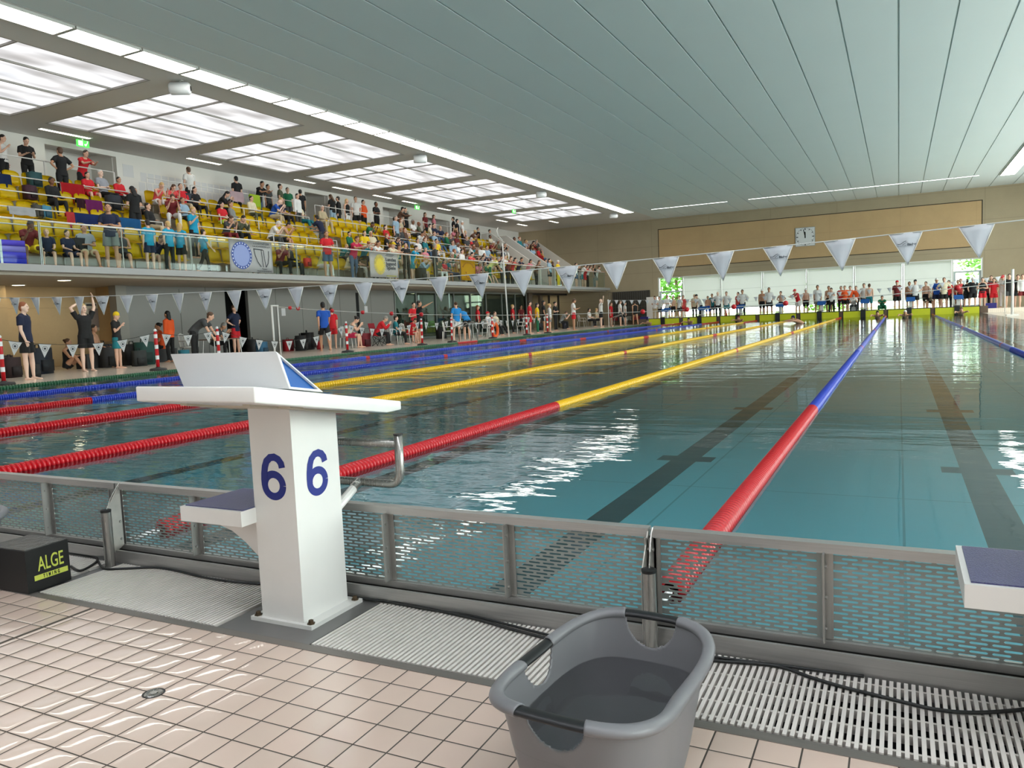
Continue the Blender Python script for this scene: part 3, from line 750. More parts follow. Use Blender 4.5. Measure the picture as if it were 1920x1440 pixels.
    bm = B(); prism(bm, [P(*p) for p in tri(.79)], 0, wr - .021, wr - .012); mobj('end_cap', bm, M_BLUE, wd)
    bm = B(); d = Vector((C[0]-Bq[0], C[1]-Bq[1])); nn = Vector((-d.y, d.x)).normalized() * -1
    if nn.y < 0: nn = -nn
    a = Vector(Bq) + d*.1; b = Vector(Bq) + d*.92
    prism(bm, [P(*(a)), P(*(b)), P(*(b + nn*.003)), P(*(a + nn*.003))], 0, wl + .03, wr - .03); mobj('foot_pad', bm, M_BLUE, wd)
    # side step
    bm = B(); box(bm, sx0, -.09, -.185, .115, .352, .405); bevel(bm, .006, 3); st = mobj('step', bm, M_WHITE, t); auto_smooth(st)
    mobj('step_pad', box(B(), sx0 + .013, -.094, -.172, .102, .405, .4085), M_BLUEPAD, st)
    bm = B(); prism(bm, [(-.33, .353), (-.09, .353), (-.09, .20), (-.13, .225), (-.18, .265), (-.24, .30), (-.33, .325)], 1, -.09, .03); bevel(bm, .004, 2); o = mobj('step_bracket', bm, M_WHITE, t); auto_smooth(o)
    # hand grips for backstroke starts
    yg = 2.345 - 2.085; zl, zt, zb = .425, .612, .578
    bm = B(); tube(bm, [(-.262, yg, zt), (-.262, yg, zl), (.262, yg, zl), (.262, yg, zt)], .0165, 16, rnd=.05)
    o = mobj('hand_grip', bm, M_CHROME, t, True)
    bm = B(); tube(bm, [(-.255, yg, zb), (.255, yg, zb)], .0155, 16); mobj('upper_bar', bm, M_CHROME, t, True)
    bm = B(); tube(bm, [(-.262, yg, zt), (-.262, yg, zt + .004)], .018, 16); tube(bm, [(.262, yg, zt), (.262, yg, zt + .004)], .018, 16); mobj('grip_caps', bm, M_BLACK, t)
    bm = B()
    for x in (-.07, .075): tube(bm, [(x, .10, zl - .075), (x, yg - .02, zl - .005)], .017, 12)
    mobj('grip_arm', bm, M_WHITE, t)
    bm = B()
    for x in (-.07, .075): tube(bm, [(x, yg - .045, zl - .017), (x, yg, zl + .0)], .0185, 12)
    mobj('grip_clamp', bm, M_CHROME, t)
    return t
block(-1.918, 'white starting block with blue number six on two sides and a side step')
b7 = block(.60, 'white starting block at the right picture edge, only its blue-padded step showing', -.472)
for ch in b7.children:
    if ch.name.startswith('post'):
        for g in list(ch.children): bpy.data.objects.remove(g)

# ------------------------------------------------------------------ grey tubs
M_TUB = mat('tub_grey', (116, 115, 118), .38, var=.03, scale=5)
M_GRIP = mat('tub_grip_black', (22, 22, 24), .45)
def tub_mesh():
    """laundry tub: rounded oblong, one long side waisted and dipping, three hand holes"""
    bm = B(); N, Hh = 384, 52
    def rim(a):
        c, s = math.cos(a), math.sin(a); e = .60
        x = math.copysign(abs(c)**e, c) * .190; y = math.copysign(abs(s)**e, s) * .278
        w = math.exp(-((y) / .13)**2) * (1 if c > 0 else 0) * min(1, max(0, c) * 3)
        return x - .028 * w, y, .260 - .045 * w + .010 * math.cos(2 * a + PI) * (1 - w)
    def pt(a, h):
        rx, ry, rz = rim(a); c, s = math.cos(a), math.sin(a)
        bx = math.copysign(abs(c)**.62, c) * .130; by = math.copysign(abs(s)**.62, s) * .215
        f = h ** .85
        return Vector((bx + (rx * .95 - bx) * f, by + (ry * .95 - by) * f, rz * h))
    rows = []
    for i in range(Hh + 1):
        h = i / Hh; rows.append([bm.verts.new(pt(2*PI*k/N, h)) for k in range(N)])
    hol = [(PI/2, .46, .022), (-PI/2, .46, .022), (PI, .31, .022)]     # angle, half width (of angle), -
    def inhole(a, h):
        for c, w, _ in hol:
            d = (a - c + PI) % (2*PI) - PI
            ra = rim(a); rc = rim(c); dist = math.hypot(ra[0]-rc[0], ra[1]-rc[1])
            if abs(d) < 1.2 and h > .5:
                q = (dist / .068)**2 + max(0, (.96 - h) / .23)**2
                if q < 1 and h < .985: return True
        return False
    cut = {(i, k) for i in range(Hh) for k in range(N) if inhole(2*PI*(k+.5)/N, (i+.5)/Hh)}
    for k in range(N):                       # smooth lower edge of the hand holes
        a = 2*PI*k/N; ra = rim(a)
        for c, w_, _ in hol:
            rc = rim(c); dist = math.hypot(ra[0]-rc[0], ra[1]-rc[1])
            if dist < .068:
                for i in range(1, Hh):
                    lo = (i-1, k) not in cut and (i-1, (k-1) % N) not in cut; up = (i, k) in cut or (i, (k-1) % N) in cut
                    if lo and up: rows[i][k].co = pt(a, .96 - .23 * math.sqrt(1 - (dist/.068)**2)); break
    for i in range(Hh):
        for k in range(N):
            if (i, k) in cut: continue
            bm.faces.new((rows[i][k], rows[i][(k+1) % N], rows[i+1][(k+1) % N], rows[i+1][k]))
    ctr = bm.verts.new((0, 0, 0.0))
    for k in range(N): bm.faces.new((ctr, rows[0][(k+1) % N], rows[0][k]))
    # rolled rim
    grips = B(); prof = 14
    rings = []
    for k in range(N):
        a = 2*PI*k/N; r0 = Vector(rim(a)); inn = Vector((r0.x, r0.y, 0)).normalized()
        isg = any(math.hypot(rim(c)[0]-r0.x, rim(c)[1]-r0.y) < .072 for c, _, _ in hol)
        rings.append((r0, inn, isg))
    for k in range(N):
        A, Bn = rings[k], rings[(k+1) % N]; g = A[2] and Bn[2]
        tgt = grips if g else bm
        for q in range(prof):
            pts = []
            for (r0, inn, _), qq in ((A, q), (Bn, q), (Bn, q+1), (A, q+1)):
                th = 2*PI*qq/prof; rw, rh = (.0165, .0085) if g else (.0155, .0112)
                c0 = r0 + inn * (-.004); pts.append(c0 + inn * (rw*math.cos(th)) + Vector((0, 0, rh*math.sin(th) + .0)))
            tgt.faces.new([tgt.verts.new(p) for p in pts])
    for b in (bm, grips):
        bmesh.ops.remove_doubles(b, verts=b.verts, dist=1e-5)
    return bm, grips
def tub(loc, rz, label, water=None, wl=None):
    t = empty('laundry_tub', label, 'tub', loc, rz, 'grey plastic tubs')
    bm, gr = tub_mesh()
    for v in list(bm.verts): pass
    o = mobj('basin', bm, M_TUB, t, True); md = o.modifiers.new('s', 'SOLIDIFY'); md.thickness = .0035; md.offset = 0
    for test in (lambda c: c.y > .15, lambda c: c.y < -.15, lambda c: abs(c.y) <= .15):
        b2 = gr.copy(); bmesh.ops.delete(b2, geom=[f for f in b2.faces if not test(f.calc_center_median())], context='FACES')
        mobj('hand_grip', b2, M_GRIP, t, True)
    gr.free()
    return t
tub((-.568, 1.545, ZD), math.radians(-4), 'grey plastic tub with black grips, nearly full of water, beside the right grate')
# water standing in it
bm = B(); N = 96; vs = []
lv = .165
for k_ in range(N):
    a = 2*PI*k_/N; c, s = math.cos(a), math.sin(a)
    rx = math.copysign(abs(c)**.61, c); ry = math.copysign(abs(s)**.61, s); f = (lv/.26)**.85
    w = math.exp(-((ry*.27)/.13)**2) * (1 if c > 0 else 0) * min(1, max(0, c)*3)
    vs.append(bm.verts.new((rx*(.130 + (.185-.130)*f) - .026*w*f, ry*(.215 + (.271-.215)*f), 0)))
bm.faces.new(vs)
o = mobj('tub_water', bm, water_mat('tub_water', (.97, .98, .98), .003), loc=(-.568, 1.545, ZD + lv)); o.rotation_euler = (0, 0, math.radians(-4))
tag(o, 'still clear water standing in the grey tub', 'water')
tub((-3.66, 1.76, ZD), math.radians(14), 'grey plastic tub at the left picture edge beside the black timing box')

# ------------------------------------------------------------------ black timing box
p1 = atz(54, 1116, ZD); p2 = atz(134, 1088, ZD); e1 = (p2 - p1); Lb = e1.length; rzb = math.atan2(e1.y, e1.x)
t = empty('timing_box', 'black timing box with yellow lettering lying on the left grate', 'equipment box', p1, rzb)
Hb = .178; Db = .24
bm = B(); box(bm, 0, Lb, 0, Db, .004, Hb); bevel(bm, .004, 2); mobj('case', bm, mat('box_black', (9, 9, 9), .5), t)
m, nt, bs, out = newmat('crumpled_foil'); k = NB(nt); xyz, vec = k.xyz()
bs.inputs['Base Color'].default_value = (.10, .095, .09, 1); bs.inputs['Roughness'].default_value = .18
nt.links.new(k.bump(k.noise(vec, 26, 5, .6), .02), bs.inputs['Normal'])
mobj('film_cover', box(B(), .004, Lb - .004, .004, Db - .004, Hb, Hb + .003), m, t)
M_LIME = mat('lettering_lime', (196, 204, 84), .5)
text('lettering', 'ALGE', .082, M_LIME, t, (Lb * .56, -.0008, .108), (PI/2, 0, 0), bold=.0005, sx=Lb / .26 * .80)
mobj('lettering_bar', box(B(), Lb*.16, Lb*.94, -.0012, 0, .047, .068), M_LIME, t)
text('lettering', 'TIMING', .020, mat('lettering_black', (14, 14, 12), .5), t, (Lb * .55, -.0018, .0575), (PI/2, 0, 0), bold=.0006, spacing=2.1, sx=Lb / .26 * .8)
# cables
def cable(name, pts, r, label, z=ZD + .010):
    P3 = [atz(u, v, z + (w[0] if w else 0)) for u, v, *w in pts]
    out = []
    for i in range(len(P3) - 1):            # Catmull-Rom
        a, b, c, d = P3[max(i-1, 0)], P3[i], P3[i+1], P3[min(i+2, len(P3)-1)]
        for s in range(8):
            q = s / 8; out.append(.5 * ((2*b) + (c - a)*q + (2*a - 5*b + 4*c - d)*q*q + (3*b - a - 3*c + d)*q**3))
    out.append(P3[-1])
    tag(mobj(name, loft(B(), out, r, 8), M_BLACK, smooth=True), label, 'cable')
cable('black_cable', [(133, 1062), (150, 1070), (172, 1060), (183, 1050), (176, 1044), (160, 1041), (128, 1036)], .0055, 'black cable looping out of the black timing box')
cable('black_cable', [(184, 1052), (196, 1066), (230, 1066), (290, 1064), (330, 1070), (380, 1082), (440, 1091), (510, 1097), (560, 1104), (655, 1119), (760, 1133), (880, 1158), (960, 1180), (1030, 1198), (1080, 1208), (1200, 1222), (1335, 1238), (1400, 1243), (1462, 1250), (1520, 1270), (1580, 1288), (1640, 1303), (1700, 1318), (1760, 1331), (1830, 1336), (1920, 1330), (1990, 1318)], .005, 'long black cable snaking over all the white grates')
cable('black_cable', [(640, 1108), (700, 1122), (800, 1142), (870, 1152), (940, 1168), (1010, 1186), (1060, 1196), (1200, 1214), (1340, 1232), (1480, 1250), (1620, 1268)], .0045, 'straight black cable along the steel lip behind the grates')

# ------------------------------------------------------------------ lane ropes
def rmat(name, rgb): return mat(name, rgb, .3, spec=.5)
RED, BLU, YEL, GRN = rmat('float_red', (186, 10, 24), ), rmat('float_blue', (28, 56, 176)), rmat('float_yellow', (232, 182, 8)), rmat('float_green', (16, 82, 48))
def floats(segs, y0, colour_mat, parent, name):
    bm = B()
    for a, b in segs:
        y = a
        while y < b - .01:
            d = y + y0
            pitch, n = (.036, 20) if d < 9 else (.06, 12) if d < 16 else (.14, 8)
            r1 = .052
            nxt = min(y + pitch, b)
            f = nxt - y
            prof = [(.028, 0), (.030, f*.08), (r1*.97, f*.14), (r1, f*.4), (r1*.97, f*.66), (.030, f*.72), (.028, f)] if d < 16 else [(.045, 0), (r1, f*.3), (r1, f*.7), (.045, f)]
            rings = [[bm.verts.new((r*math.cos(2*PI*k_/n), y + dy, r*math.sin(2*PI*k_/n))) for k_ in range(n)] for r, dy in prof]
            for p, q in zip(rings, rings[1:]):
                for k_ in range(n): bm.faces.new((p[k_], p[(k_+1) % n], q[(k_+1) % n], q[k_]))
            y = nxt
    bmesh.ops.recalc_face_normals(bm, faces=bm.faces)
    return mobj(name, bm, colour_mat, parent, True)
ROPES = [(1.78, BLU, 'blue', 'lane rope at the far right, blue beyond its red start', 1), (-.70, BLU, 'blue', 'lane rope running from the tube post by the grey tub, red then blue', 1),
         (-3.22, YEL, 'yellow', 'lane rope passing behind the numbered starting block, red then yellow', 1), (-5.78, YEL, 'yellow', 'middle one of the three yellow lane ropes, with a red near end', 1),
         (-8.25, YEL, 'yellow', 'yellow lane rope farthest from the camera, with a red near end', 1), (-10.70, BLU, 'blue', 'blue lane rope with a red near end, next beyond the yellow ones', 1),
         (-13.22, BLU, 'blue', 'blue lane rope second from the gallery side', 0), (-15.7, GRN, 'green', 'dark green rope along the gallery-side pool edge', 0)]
for x, cm, cn, lab, rednear in ROPES:
    y0 = 2.42
    t = empty('lane_rope', lab, 'lane rope', (x, y0, .022), group='lane ropes')
    t.location.z = .010
    end = 49.8
    redsegs = [(.12, 5.0)] + [(14.95, 15.12), (24.7, 25.3), (34.9, 35.07), (44.8, end)]
    if cn == 'green': redsegs = [(.12, 5.0), (24.2, 25.8)]
    main = []; p = 5.0
    for a, b in redsegs[1:]:
        main.append((p, a)); p = b
    if p < end: main.append((p, end))
    for sg in redsegs: floats([sg], y0, RED, t, 'red_floats')
    for sg in main: floats([sg], y0, cm, t, cn + '_floats')
    mobj('wire', loft(B(), [(0, -.10, 0), (0, end + .05, 0)], .004, 6), M_CHROME, t)
    bm = B(); tube(bm, [(0, .10, 0), (0, .02, 0), (-.02, -.05, -.01), (-.03, -.09, -.02)], .012, 8); mobj('tensioner', bm, M_WPLAST, t)
# ================================================================== gallery furniture
M_SEAT = mat('seat_yellow', (255, 218, 14), .35, var=.03)
M_SLEG = mat('seat_leg_grey', (176, 174, 170), .4, .6)
def seat_meshes():
    a = B()     # bucket seat, faces +X
    n, mrow = 8, 7
    def P(i, j):
        t = i / (mrow); y = (j / n - .5)
        # profile from front lip to the top of the back
        if t < .5: s = t / .5; x = .20 - .40 * s; z = .43 - .03 * s + .025 * math.cos(s*PI) * 0
        else: s = (t - .5) / .5; x = -.20 - .07 * s; z = .42 + .50 * s - .07 * (2*y)**4 * s**3
        w = .53 - .10 * max(0, t - .8) * 2
        curve = (2*y)**2
        if t < .5: z += .035 * curve
        else: x += .05 * curve
        return (x, y * w, z)
    def sheet(i0, i1):
        b = B(); V = [[b.verts.new(P(i, j)) for j in range(n+1)] for i in range(i0, i1+1)]
        for r in range(len(V)-1):
            for j in range(n): b.faces.new((V[r][j], V[r][j+1], V[r+1][j+1], V[r+1][j]))
        bmesh.ops.solidify(b, geom=b.faces[:], thickness=.018); return b
    s1 = mesh_of(sheet(0, 4), 'seat_shell'); s2 = mesh_of(sheet(4, 7), 'seat_back')
    l = B(); tube(l, [(-.10, .0, .40), (-.12, 0, .02)], .022, 8); box(l, -.2, -.02, -.05, .05, 0, .012); box(l, -.2, .12, -.02, .02, .385, .40)
    return s1, s2, mesh_of(l, 'seat_leg')
def mesh_of(bm, name, smooth=True):
    d = bpy.data.meshes.new(name); bm.normal_update(); bm.to_mesh(d); bm.free()
    for p in d.polygons: p.use_smooth = smooth
    d.materials.append(None); return d
SM = seat_meshes()
seatx = [gx(k) for k in range(5)]
rown = ('front', 'second', 'third', 'fourth', 'top')
SEATY = []
y = 11.9
for a, b in ((11.9, 18.5), (19.7, 27.5), (28.7, 45.8), (49.0, 52.8)):
    y = a
    while y < b: SEATY.append(y); y += .575
for k in range(5):
    for i, y in enumerate(SEATY):
        if k == 0 and y > 49: continue
        t = empty('gallery_seat', 'yellow plastic seat in the %s gallery row, %s counted from the near end' % (rown[k], ordw(i + 1)), 'seat', (seatx[k], y, gz(k)), group='yellow seats of the gallery')
        inst('backrest', SM[1], [M_SEAT], t); inst('seat', SM[0], [M_SEAT], t); inst('leg', SM[2], [M_SLEG], t)
# hand rails before the rows
def rail(name, label, pts, posts, r=.022, group=None, cat='railing', m=None, pr=None):
    t = empty(name, label, cat, pts[0], group=group); o = Vector(pts[0])
    mobj('rail', tube(B(), [Vector(p) - o for p in pts], r, 8), m or M_RAIL, t, True)
    for a, b in posts: mobj('post', tube(B(), [Vector(a) - o, Vector(b) - o], pr or r, 8), m or M_RAIL, t, True)
    return t
secn = ('nearest', 'second', 'third', 'far')
for k in (1, 2, 3, 4, 5):
    xr = gx(k) + .40; z0 = gz(k) if k < 5 else 5.62
    for s, (a, b) in enumerate(((11.0, 18.4), (19.7, 27.4), (28.7, 45.6))):
        n = max(2, int((b - a) / 1.9)); st = (b - a) / n
        rail('handrail', 'white handrail %s, %s section along the gallery' % ('in front of the %s seat row' % rown[k] if k < 5 else 'at the edge of the top aisle', secn[s]),
             [(xr, a, z0 + .62), (xr, b, z0 + .62)] if k < 5 else [(xr, a, z0 + .9), (xr, b, z0 + .9)],
             [((xr, a + i * st, z0), (xr, a + i * st, z0 + (.62 if k < 5 else .9))) for i in range(n + 1)], .019, 'white handrails of the gallery')
# glass balustrade on the slab edge
M_BGL = glass_mat('balustrade_glass', (.90, .96, .94), .12)
for i in range(10):
    a = 8.0 + i * 4.8; b = min(a + 4.8, 56.9)
    lab = 'glass balustrade bay with white top rail on the gallery edge, %s from the near end' % ordw(i + 1)
    t = empty('glass_balustrade', lab, 'balustrade', (XS - .06, a, GZ), group='glass balustrade bays on the gallery edge')
    mobj('top_rail', tube(B(), [(0, 0, 1.13), (0, b - a, 1.13)], .026, 10), M_RAIL, t, True)
    for j in range(2):
        p = (b - a) / 2 * j; q = p + (b - a) / 2 - .02
        mobj('glass_pane', box(B(), -.006, .006, p + .01, q, .03, 1.08), M_BGL, t)
    for j in range(3):
        p = (b - a) / 2 * j - .02 if j else .02
        mobj('post', box(B(), -.05, -.02, p - .006, p + .012, 0, 1.12), M_SLEG, t)
# banners on the balustrade
def banner(label, y0, y1, z0, z1, colour, cat='banner', name='banner'):
    t = empty(name, label, cat, (XS + .0, y0, z0)); w, h = y1 - y0, z1 - z0
    bm = B(); N = 24
    V = [[bm.verts.new((.006 * math.sin(j*1.1) * (1 - i/4*.5), w * j / N, h * i / 4)) for j in range(N+1)] for i in range(5)]
    for i in range(4):
        for j in range(N): bm.faces.new((V[i][j], V[i][j+1], V[i+1][j+1], V[i+1][j]))
    bmesh.ops.solidify(bm, geom=bm.faces[:], thickness=.004)
    mobj('cloth', bm, mat('cloth_%d_%d_%d' % colour, colour, .7), t, True)
    return t, w, h
RX = (PI/2, 0, PI/2)
INK = mat('print_dark', (44, 50, 58), .6); INKB = mat('print_blue', (62, 82, 150), .6); INKL = mat('print_paleblue', (136, 150, 200), .6)
yb0, yb1 = atx(428, 450, XS).y, atx(509, 460, XS).y
t, w, h = banner('white banner with round blue emblem and line-drawn shield on the balustrade', yb0, yb1, GZ + .03, GZ + 1.09, (214, 214, 216))
def disc(y, z, r, x, m, name, n=40, r0=0.0):
    bm = B(); o = [bm.verts.new((x, y + r*math.cos(2*PI*k_/n), z + r*math.sin(2*PI*k_/n))) for k_ in range(n)]
    if r0:
        i_ = [bm.verts.new((x, y + r0*math.cos(2*PI*k_/n), z + r0*math.sin(2*PI*k_/n))) for k_ in range(n)]
        for k_ in range(n): bm.faces.new((o[k_], o[(k_+1) % n], i_[(k_+1) % n], i_[k_]))
    else: bm.faces.new(o)
    return mobj(name, bm, m, t)
disc(w*.27, h*.52, .46, .014, INKB, 'emblem_ring', r0=.36); disc(w*.27, h*.52, .36, .012, INKL, 'emblem_field')
bm = B()
for k_ in range(22):
    a = 2*PI*k_/22; c = Vector((.016, w*.27 + .41*math.cos(a), h*.52 + .41*math.sin(a))); box(bm, .0155, .017, c.y - .018, c.y + .018, c.z - .022, c.z + .022)
mobj('emblem_lettering', bm, mat('print_white', (225, 228, 236), .6), t)
bm = B()
def stroke(bm, pts, wd, x=.014):
    for p, q in zip(pts, pts[1:]):
        p, q = Vector((x, *p)), Vector((x, *q)); d = (q - p).normalized(); nn = Vector((0, -d.z, d.y)) * wd / 2
        quad(bm, p - nn, q - nn, q + nn, p + nn)
cx = w * .76
stroke(bm, [(cx - .42, .80), (cx + .02, .78)], .035); stroke(bm, [(cx - .40, .80), (cx - .36, .60), (cx - .26, .38), (cx - .10, .20)], .03)
stroke(bm, [(cx - .06, .78), (cx - .03, .5), (cx + .0, .19)], .03); stroke(bm, [(cx + .04, .78), (cx + .07, .5), (cx + .13, .19)], .03)
stroke(bm, [(cx + .13, .19), (cx + .24, .34), (cx + .29, .56), (cx + .29, .76)], .03)
mobj('shield_drawing', bm, INK, t)
text('lettering', '1.CHEMNITZER', .085, INK, t, (.014, cx - .04, .985), RX, sx=1.3); text('lettering', 'TAUCHVEREIN e.V.', .085, INK, t, (.014, cx - .04, .885), RX, sx=1.2)
text('lettering', 'Team', .085, INK, t, (.014, cx + .05, .125), RX, sx=1.3); text('lettering', 'FINSWIMMING', .085, INK, t, (.014, cx + .04, .045), RX, sx=1.3)
yb0, yb1 = atx(692, 475, XS).y, atx(745, 480, XS).y
t, w, h = banner('white banner with yellow sun and three dark words on the balustrade', yb0, yb1, GZ + .05, GZ + 1.09, (216, 214, 210))
SUN = mat('sun_yellow', (206, 186, 60), .6)
bm = B(); cy_, cz_ = w*.34, h*.52
for k_ in range(26):
    a = 2*PI*k_/26; p = (cy_ + .24*math.cos(a), cz_ + .24*math.sin(a)); q = (cy_ + .41*math.cos(a), cz_ + .43*math.sin(a)); stroke(bm, [p, q], .05)
mobj('sun_rays', bm, SUN, t); disc(cy_, cz_, .25, .015, SUN, 'sun_disc')
for i, s in enumerate(('Landes', 'Jugend', 'Spiele')): text('lettering', s, .21, INK, t, (.016, w*.74, h*(.74 - .17*i)), RX, sx=1.35, bold=.004)
mobj('lettering_bar', box(B(), .012, .016, w*.55, w*.92, .05, .09), mat('olive_print', (150, 146, 60), .6), t)
bm = B(); box(bm, .012, .016, w*.58, w*.86, h*.93, h*.95); box(bm, .012, .016, w*.55, w*.82, h*.885, h*.90); mobj('small_print', bm, INK, t)
yb0, yb1 = atx(864, 500, XS).y, atx(891, 503, XS).y
t, w, h = banner('yellow-orange banner with faint curved lettering hanging on the balustrade', yb0, yb1, GZ + .08, GZ + 1.1, (218, 170, 20))
bm = B(); OR = mat('print_orange', (150, 96, 20), .6)
for k_ in range(11):
    a = PI * (.12 + .76 * k_ / 10); stroke(bm, [(w/2 + .27*w*math.cos(a)*1.3, h*.55 + .30*h*math.sin(a)), (w/2 + .33*w*math.cos(a)*1.3, h*.55 + .37*h*math.sin(a))], .06)
stroke(bm, [(w*.3, h*.3), (w*.33, h*.2), (w*.42, h*.14), (w*.6, h*.12)], .05); stroke(bm, [(w*.3, h*.42), (w*.36, h*.34)], .07); mobj('lettering', bm, OR, t)

# towels and cloths over the rails
def towel(label, x, y0, y1, ztop, drop, colour, cat='towel', name='towel', facing=1):
    w = y1 - y0; t = empty(name, label, cat, (x, y0, ztop)); bm = B(); N = 14
    prof = [(-.035, -.12), (-.035, -.02), (0, .024), (.035, -.02), (.04, -drop*.5), (.05, -drop)]
    V = [[bm.verts.new((px + .014*math.sin(j*1.3 + i*.4)*(1 if i > 3 else .2), w*j/N, pz + .01*math.sin(j*.9)*(i > 4))) for j in range(N+1)] for i, (px, pz) in enumerate(prof)]
    for i in range(len(prof)-1):
        for j in range(N): bm.faces.new((V[i][j], V[i][j+1], V[i+1][j+1], V[i+1][j]))
    bmesh.ops.solidify(bm, geom=bm.faces[:], thickness=.008)
    mobj('cloth', bm, mat('cloth_%d_%d_%d' % colour, colour, .85, var=.08, scale=3), t, True); return t
def trow(label, u0, u1, k, colour, drop=.62, dz=.0):
    x = gx(k) + .42; z = gz(k) + .62 if k < 5 else 5.62 + .9
    return towel(label, x, y_for(u0, x, z), y_for(u1, x, z), z + dz, drop, colour)
trow('bright red towel hung over the rail before the fourth seat row', 112, 156, 4, (206, 26, 38), .62)
trow('purple towel hung over the rail beside the navy-shirted man', 158, 190, 3, (132, 36, 110), .55)
trow('dark maroon towel hung next to the purple towel', 141, 157, 3, (60, 22, 38), .45)
trow('navy blue towel hung low over the rail of the second row', 138, 186, 2, (28, 52, 116), .62)
trow('mid blue towel hung over the rail behind the woman in black skirt', 214, 262, 2, (30, 104, 164), .55)
trow('coral red cloth hanging beside the navy towel', 122, 138, 2, (222, 70, 74), .55)
trow('dark blue blanket at the left picture edge over the top seats', -12, 19, 4, (30, 48, 92), .5)
trow('white cloth draped over the rail near the left picture edge', 14, 64, 2, (206, 208, 210), .22)
trow('lime green towel hung on the top rail', 467, 486, 5, (196, 226, 62), .55)
trow('pink-white cloth hung on the top rail before the paper sheets', 430, 455, 5, (216, 190, 196), .4)
trow('red striped cloth at the far end of the gallery', 1008, 1018, 3, (200, 40, 40), .5)
trow('teal towel at the far end of the gallery', 1017, 1026, 2, (30, 130, 140), .5)

# papers on the wall
def wy(u): return atx(u, 340, XB).y
M_PAPER = mat('paper', (220, 218, 220), .7)
i = 0
for r_, zt in enumerate((7.10, 6.72, 6.34)):
    yy = 20.9 if r_ == 0 else 20.3 + .5 * r_; n = 0
    while yy < 29.4 - r_ * .8 and n < 26:
        n += 1
        tag(mobj('paper_sheet', box(B(), XB, XB + .004, yy, yy + .27, zt - .34, zt), M_PAPER), 'result sheet on the gallery back wall, %s row, %s from left' % (('upper', 'middle', 'lower')[r_], ordw(n)), 'paper sheet', 'result sheets taped to the gallery wall')
        yy += .325
tag(mobj('notice_sheet', box(B(), XB, XB + .006, 20.15, 20.6, 6.85, 7.3), M_PAPER), 'single larger white notice on the wall just right of the first recess', 'notice')
# green exit signs
M_EXIT = emat('exit_green', (90, 220, 90), 1.3); M_EXW = emat('exit_white', (235, 255, 235), 1.6)
for i, (x, y, lab) in enumerate(((-25.0, 17.9, 'green exit sign hanging over the first gallery recess'), (-25.0, 38.6, 'green exit sign hanging at the middle of the gallery back wall'), (-21.5, 44.2, 'green exit sign hanging from the luminous ceiling near the stair walls'))):
    t = empty('exit_sign', lab, 'exit sign', (x, y, CZ), group='green exit signs')
    mobj('sign_box', box(B(), -.03, .03, -.22, .22, -.3, -.08), M_EXIT, t)
    bm = B(); box(bm, .03, .034, -.18, -.02, -.27, -.11); box(bm, -.18 + .21, .034, .04, .10, -.25, -.20); loft(bm, [(.032, .08, -.27), (.032, .12, -.20), (.032, .16, -.14)], .012, 6); ball(bm, (.034, .15, -.11), .018, 6, 4)
    mobj('pictogram', bm, M_EXW, t); mobj('hanger', box(B(), -.01, .01, -.02, .02, -.08, 0), M_LHOUS, t)
# stacked blue floats at the left edge of the gallery
for i, (z, c, s) in enumerate(((0, (24, 40, 190), 'lowest of the stack'), (.16, (70, 60, 210), 'second from below in the stack'), (.32, (150, 130, 225), 'third from below in the stack'), (.46, (96, 70, 214), 'topmost of the stack'))):
    t = empty('wrapped_pack', 'shiny blue wrapped pack at the left gallery edge, ' + s, 'pack', (-20.25, 11.95, GZ + z), group='stacked blue packs')
    bm = B(); box(bm, -.2, .2, -.55, .55, 0, .15); bevel(bm, .05, 3); mobj('wrapping', bm, mat('wrap_%d' % i, c, .25), t, True)
    mobj('band', box(B(), -.205, .205, -.1, -.04, -.001, .152), M_WPLAST, t)
# bags
BAGM = {}
def bag_mesh():
    bm = B(); box(bm, -.13, .13, -.17, .17, 0, .46); bevel(bm, .08, 4); p = B(); box(p, .12, .19, -.12, .12, .05, .25); bevel(p, .03, 3)
    s = B(); tube(s, [(-.02, -.05, .44), (-.02, -.04, .52), (-.02, .04, .52), (-.02, .05, .44)], .012, 6); 
    for yy in (-.09, .09): tube(s, [(-.12, yy, .42), (-.19, yy, .32), (-.18, yy, .12), (-.12, yy, .06)], .014, 6)
    return mesh_of(bm, 'bag'), mesh_of(p, 'bag_pocket'), mesh_of(s, 'bag_straps')
BG = bag_mesh()
def bag(label, loc, rz, cname, colour, sc=1.0, lie=False, name='backpack'):
    t = empty(name, label, 'bag', loc, rz); t.scale = (sc, sc, sc)
    if lie: t.rotation_euler = (0, PI/2, rz); t.location.z += .13 * sc
    mm = mat('bag_' + cname, colour, .7, var=.1); m2 = mat('bag_' + cname + '_dark', tuple(int(v*.6) for v in colour), .7)
    inst('body', BG[0], [mm], t); inst('pocket', BG[1], [m2], t); inst('straps', BG[2], [m2], t); return t
def grow(u, k, dx=.0, dz=.0):
    x = gx(k) + dx; z = gz(k) + dz if k < 5 else 5.62 + dz
    return (x, y_for(u, x, z), z)
bag('teal backpack on the top seats behind the first woman in black', grow(66, 4, .0, .44), 0, 'teal', (40, 78, 82))
bag('black and pink bag hanging below the teal backpack', grow(57, 3, .0, .5), .3, 'blackpink', (60, 24, 38), .9)
bag('black rucksack on a front-row seat between the boys and the checked shirt', grow(150, 0, 0, .44), 0, 'black', (24, 24, 26), 1.0)
bag('dark slate backpack on the top row by the bench with papers', grow(352, 4, .0, .44), 0, 'slate', (46, 54, 64), 1.1)
bag('dark charcoal bag on the third row behind the man in navy', grow(213, 3, 0, .44), 0, 'charcoal', (40, 46, 56), 1.1)
bag('black and white bag on the second row below the curly-haired boy', grow(72, 2, 0, .44), .4, 'blackwhite', (70, 70, 66), .8)
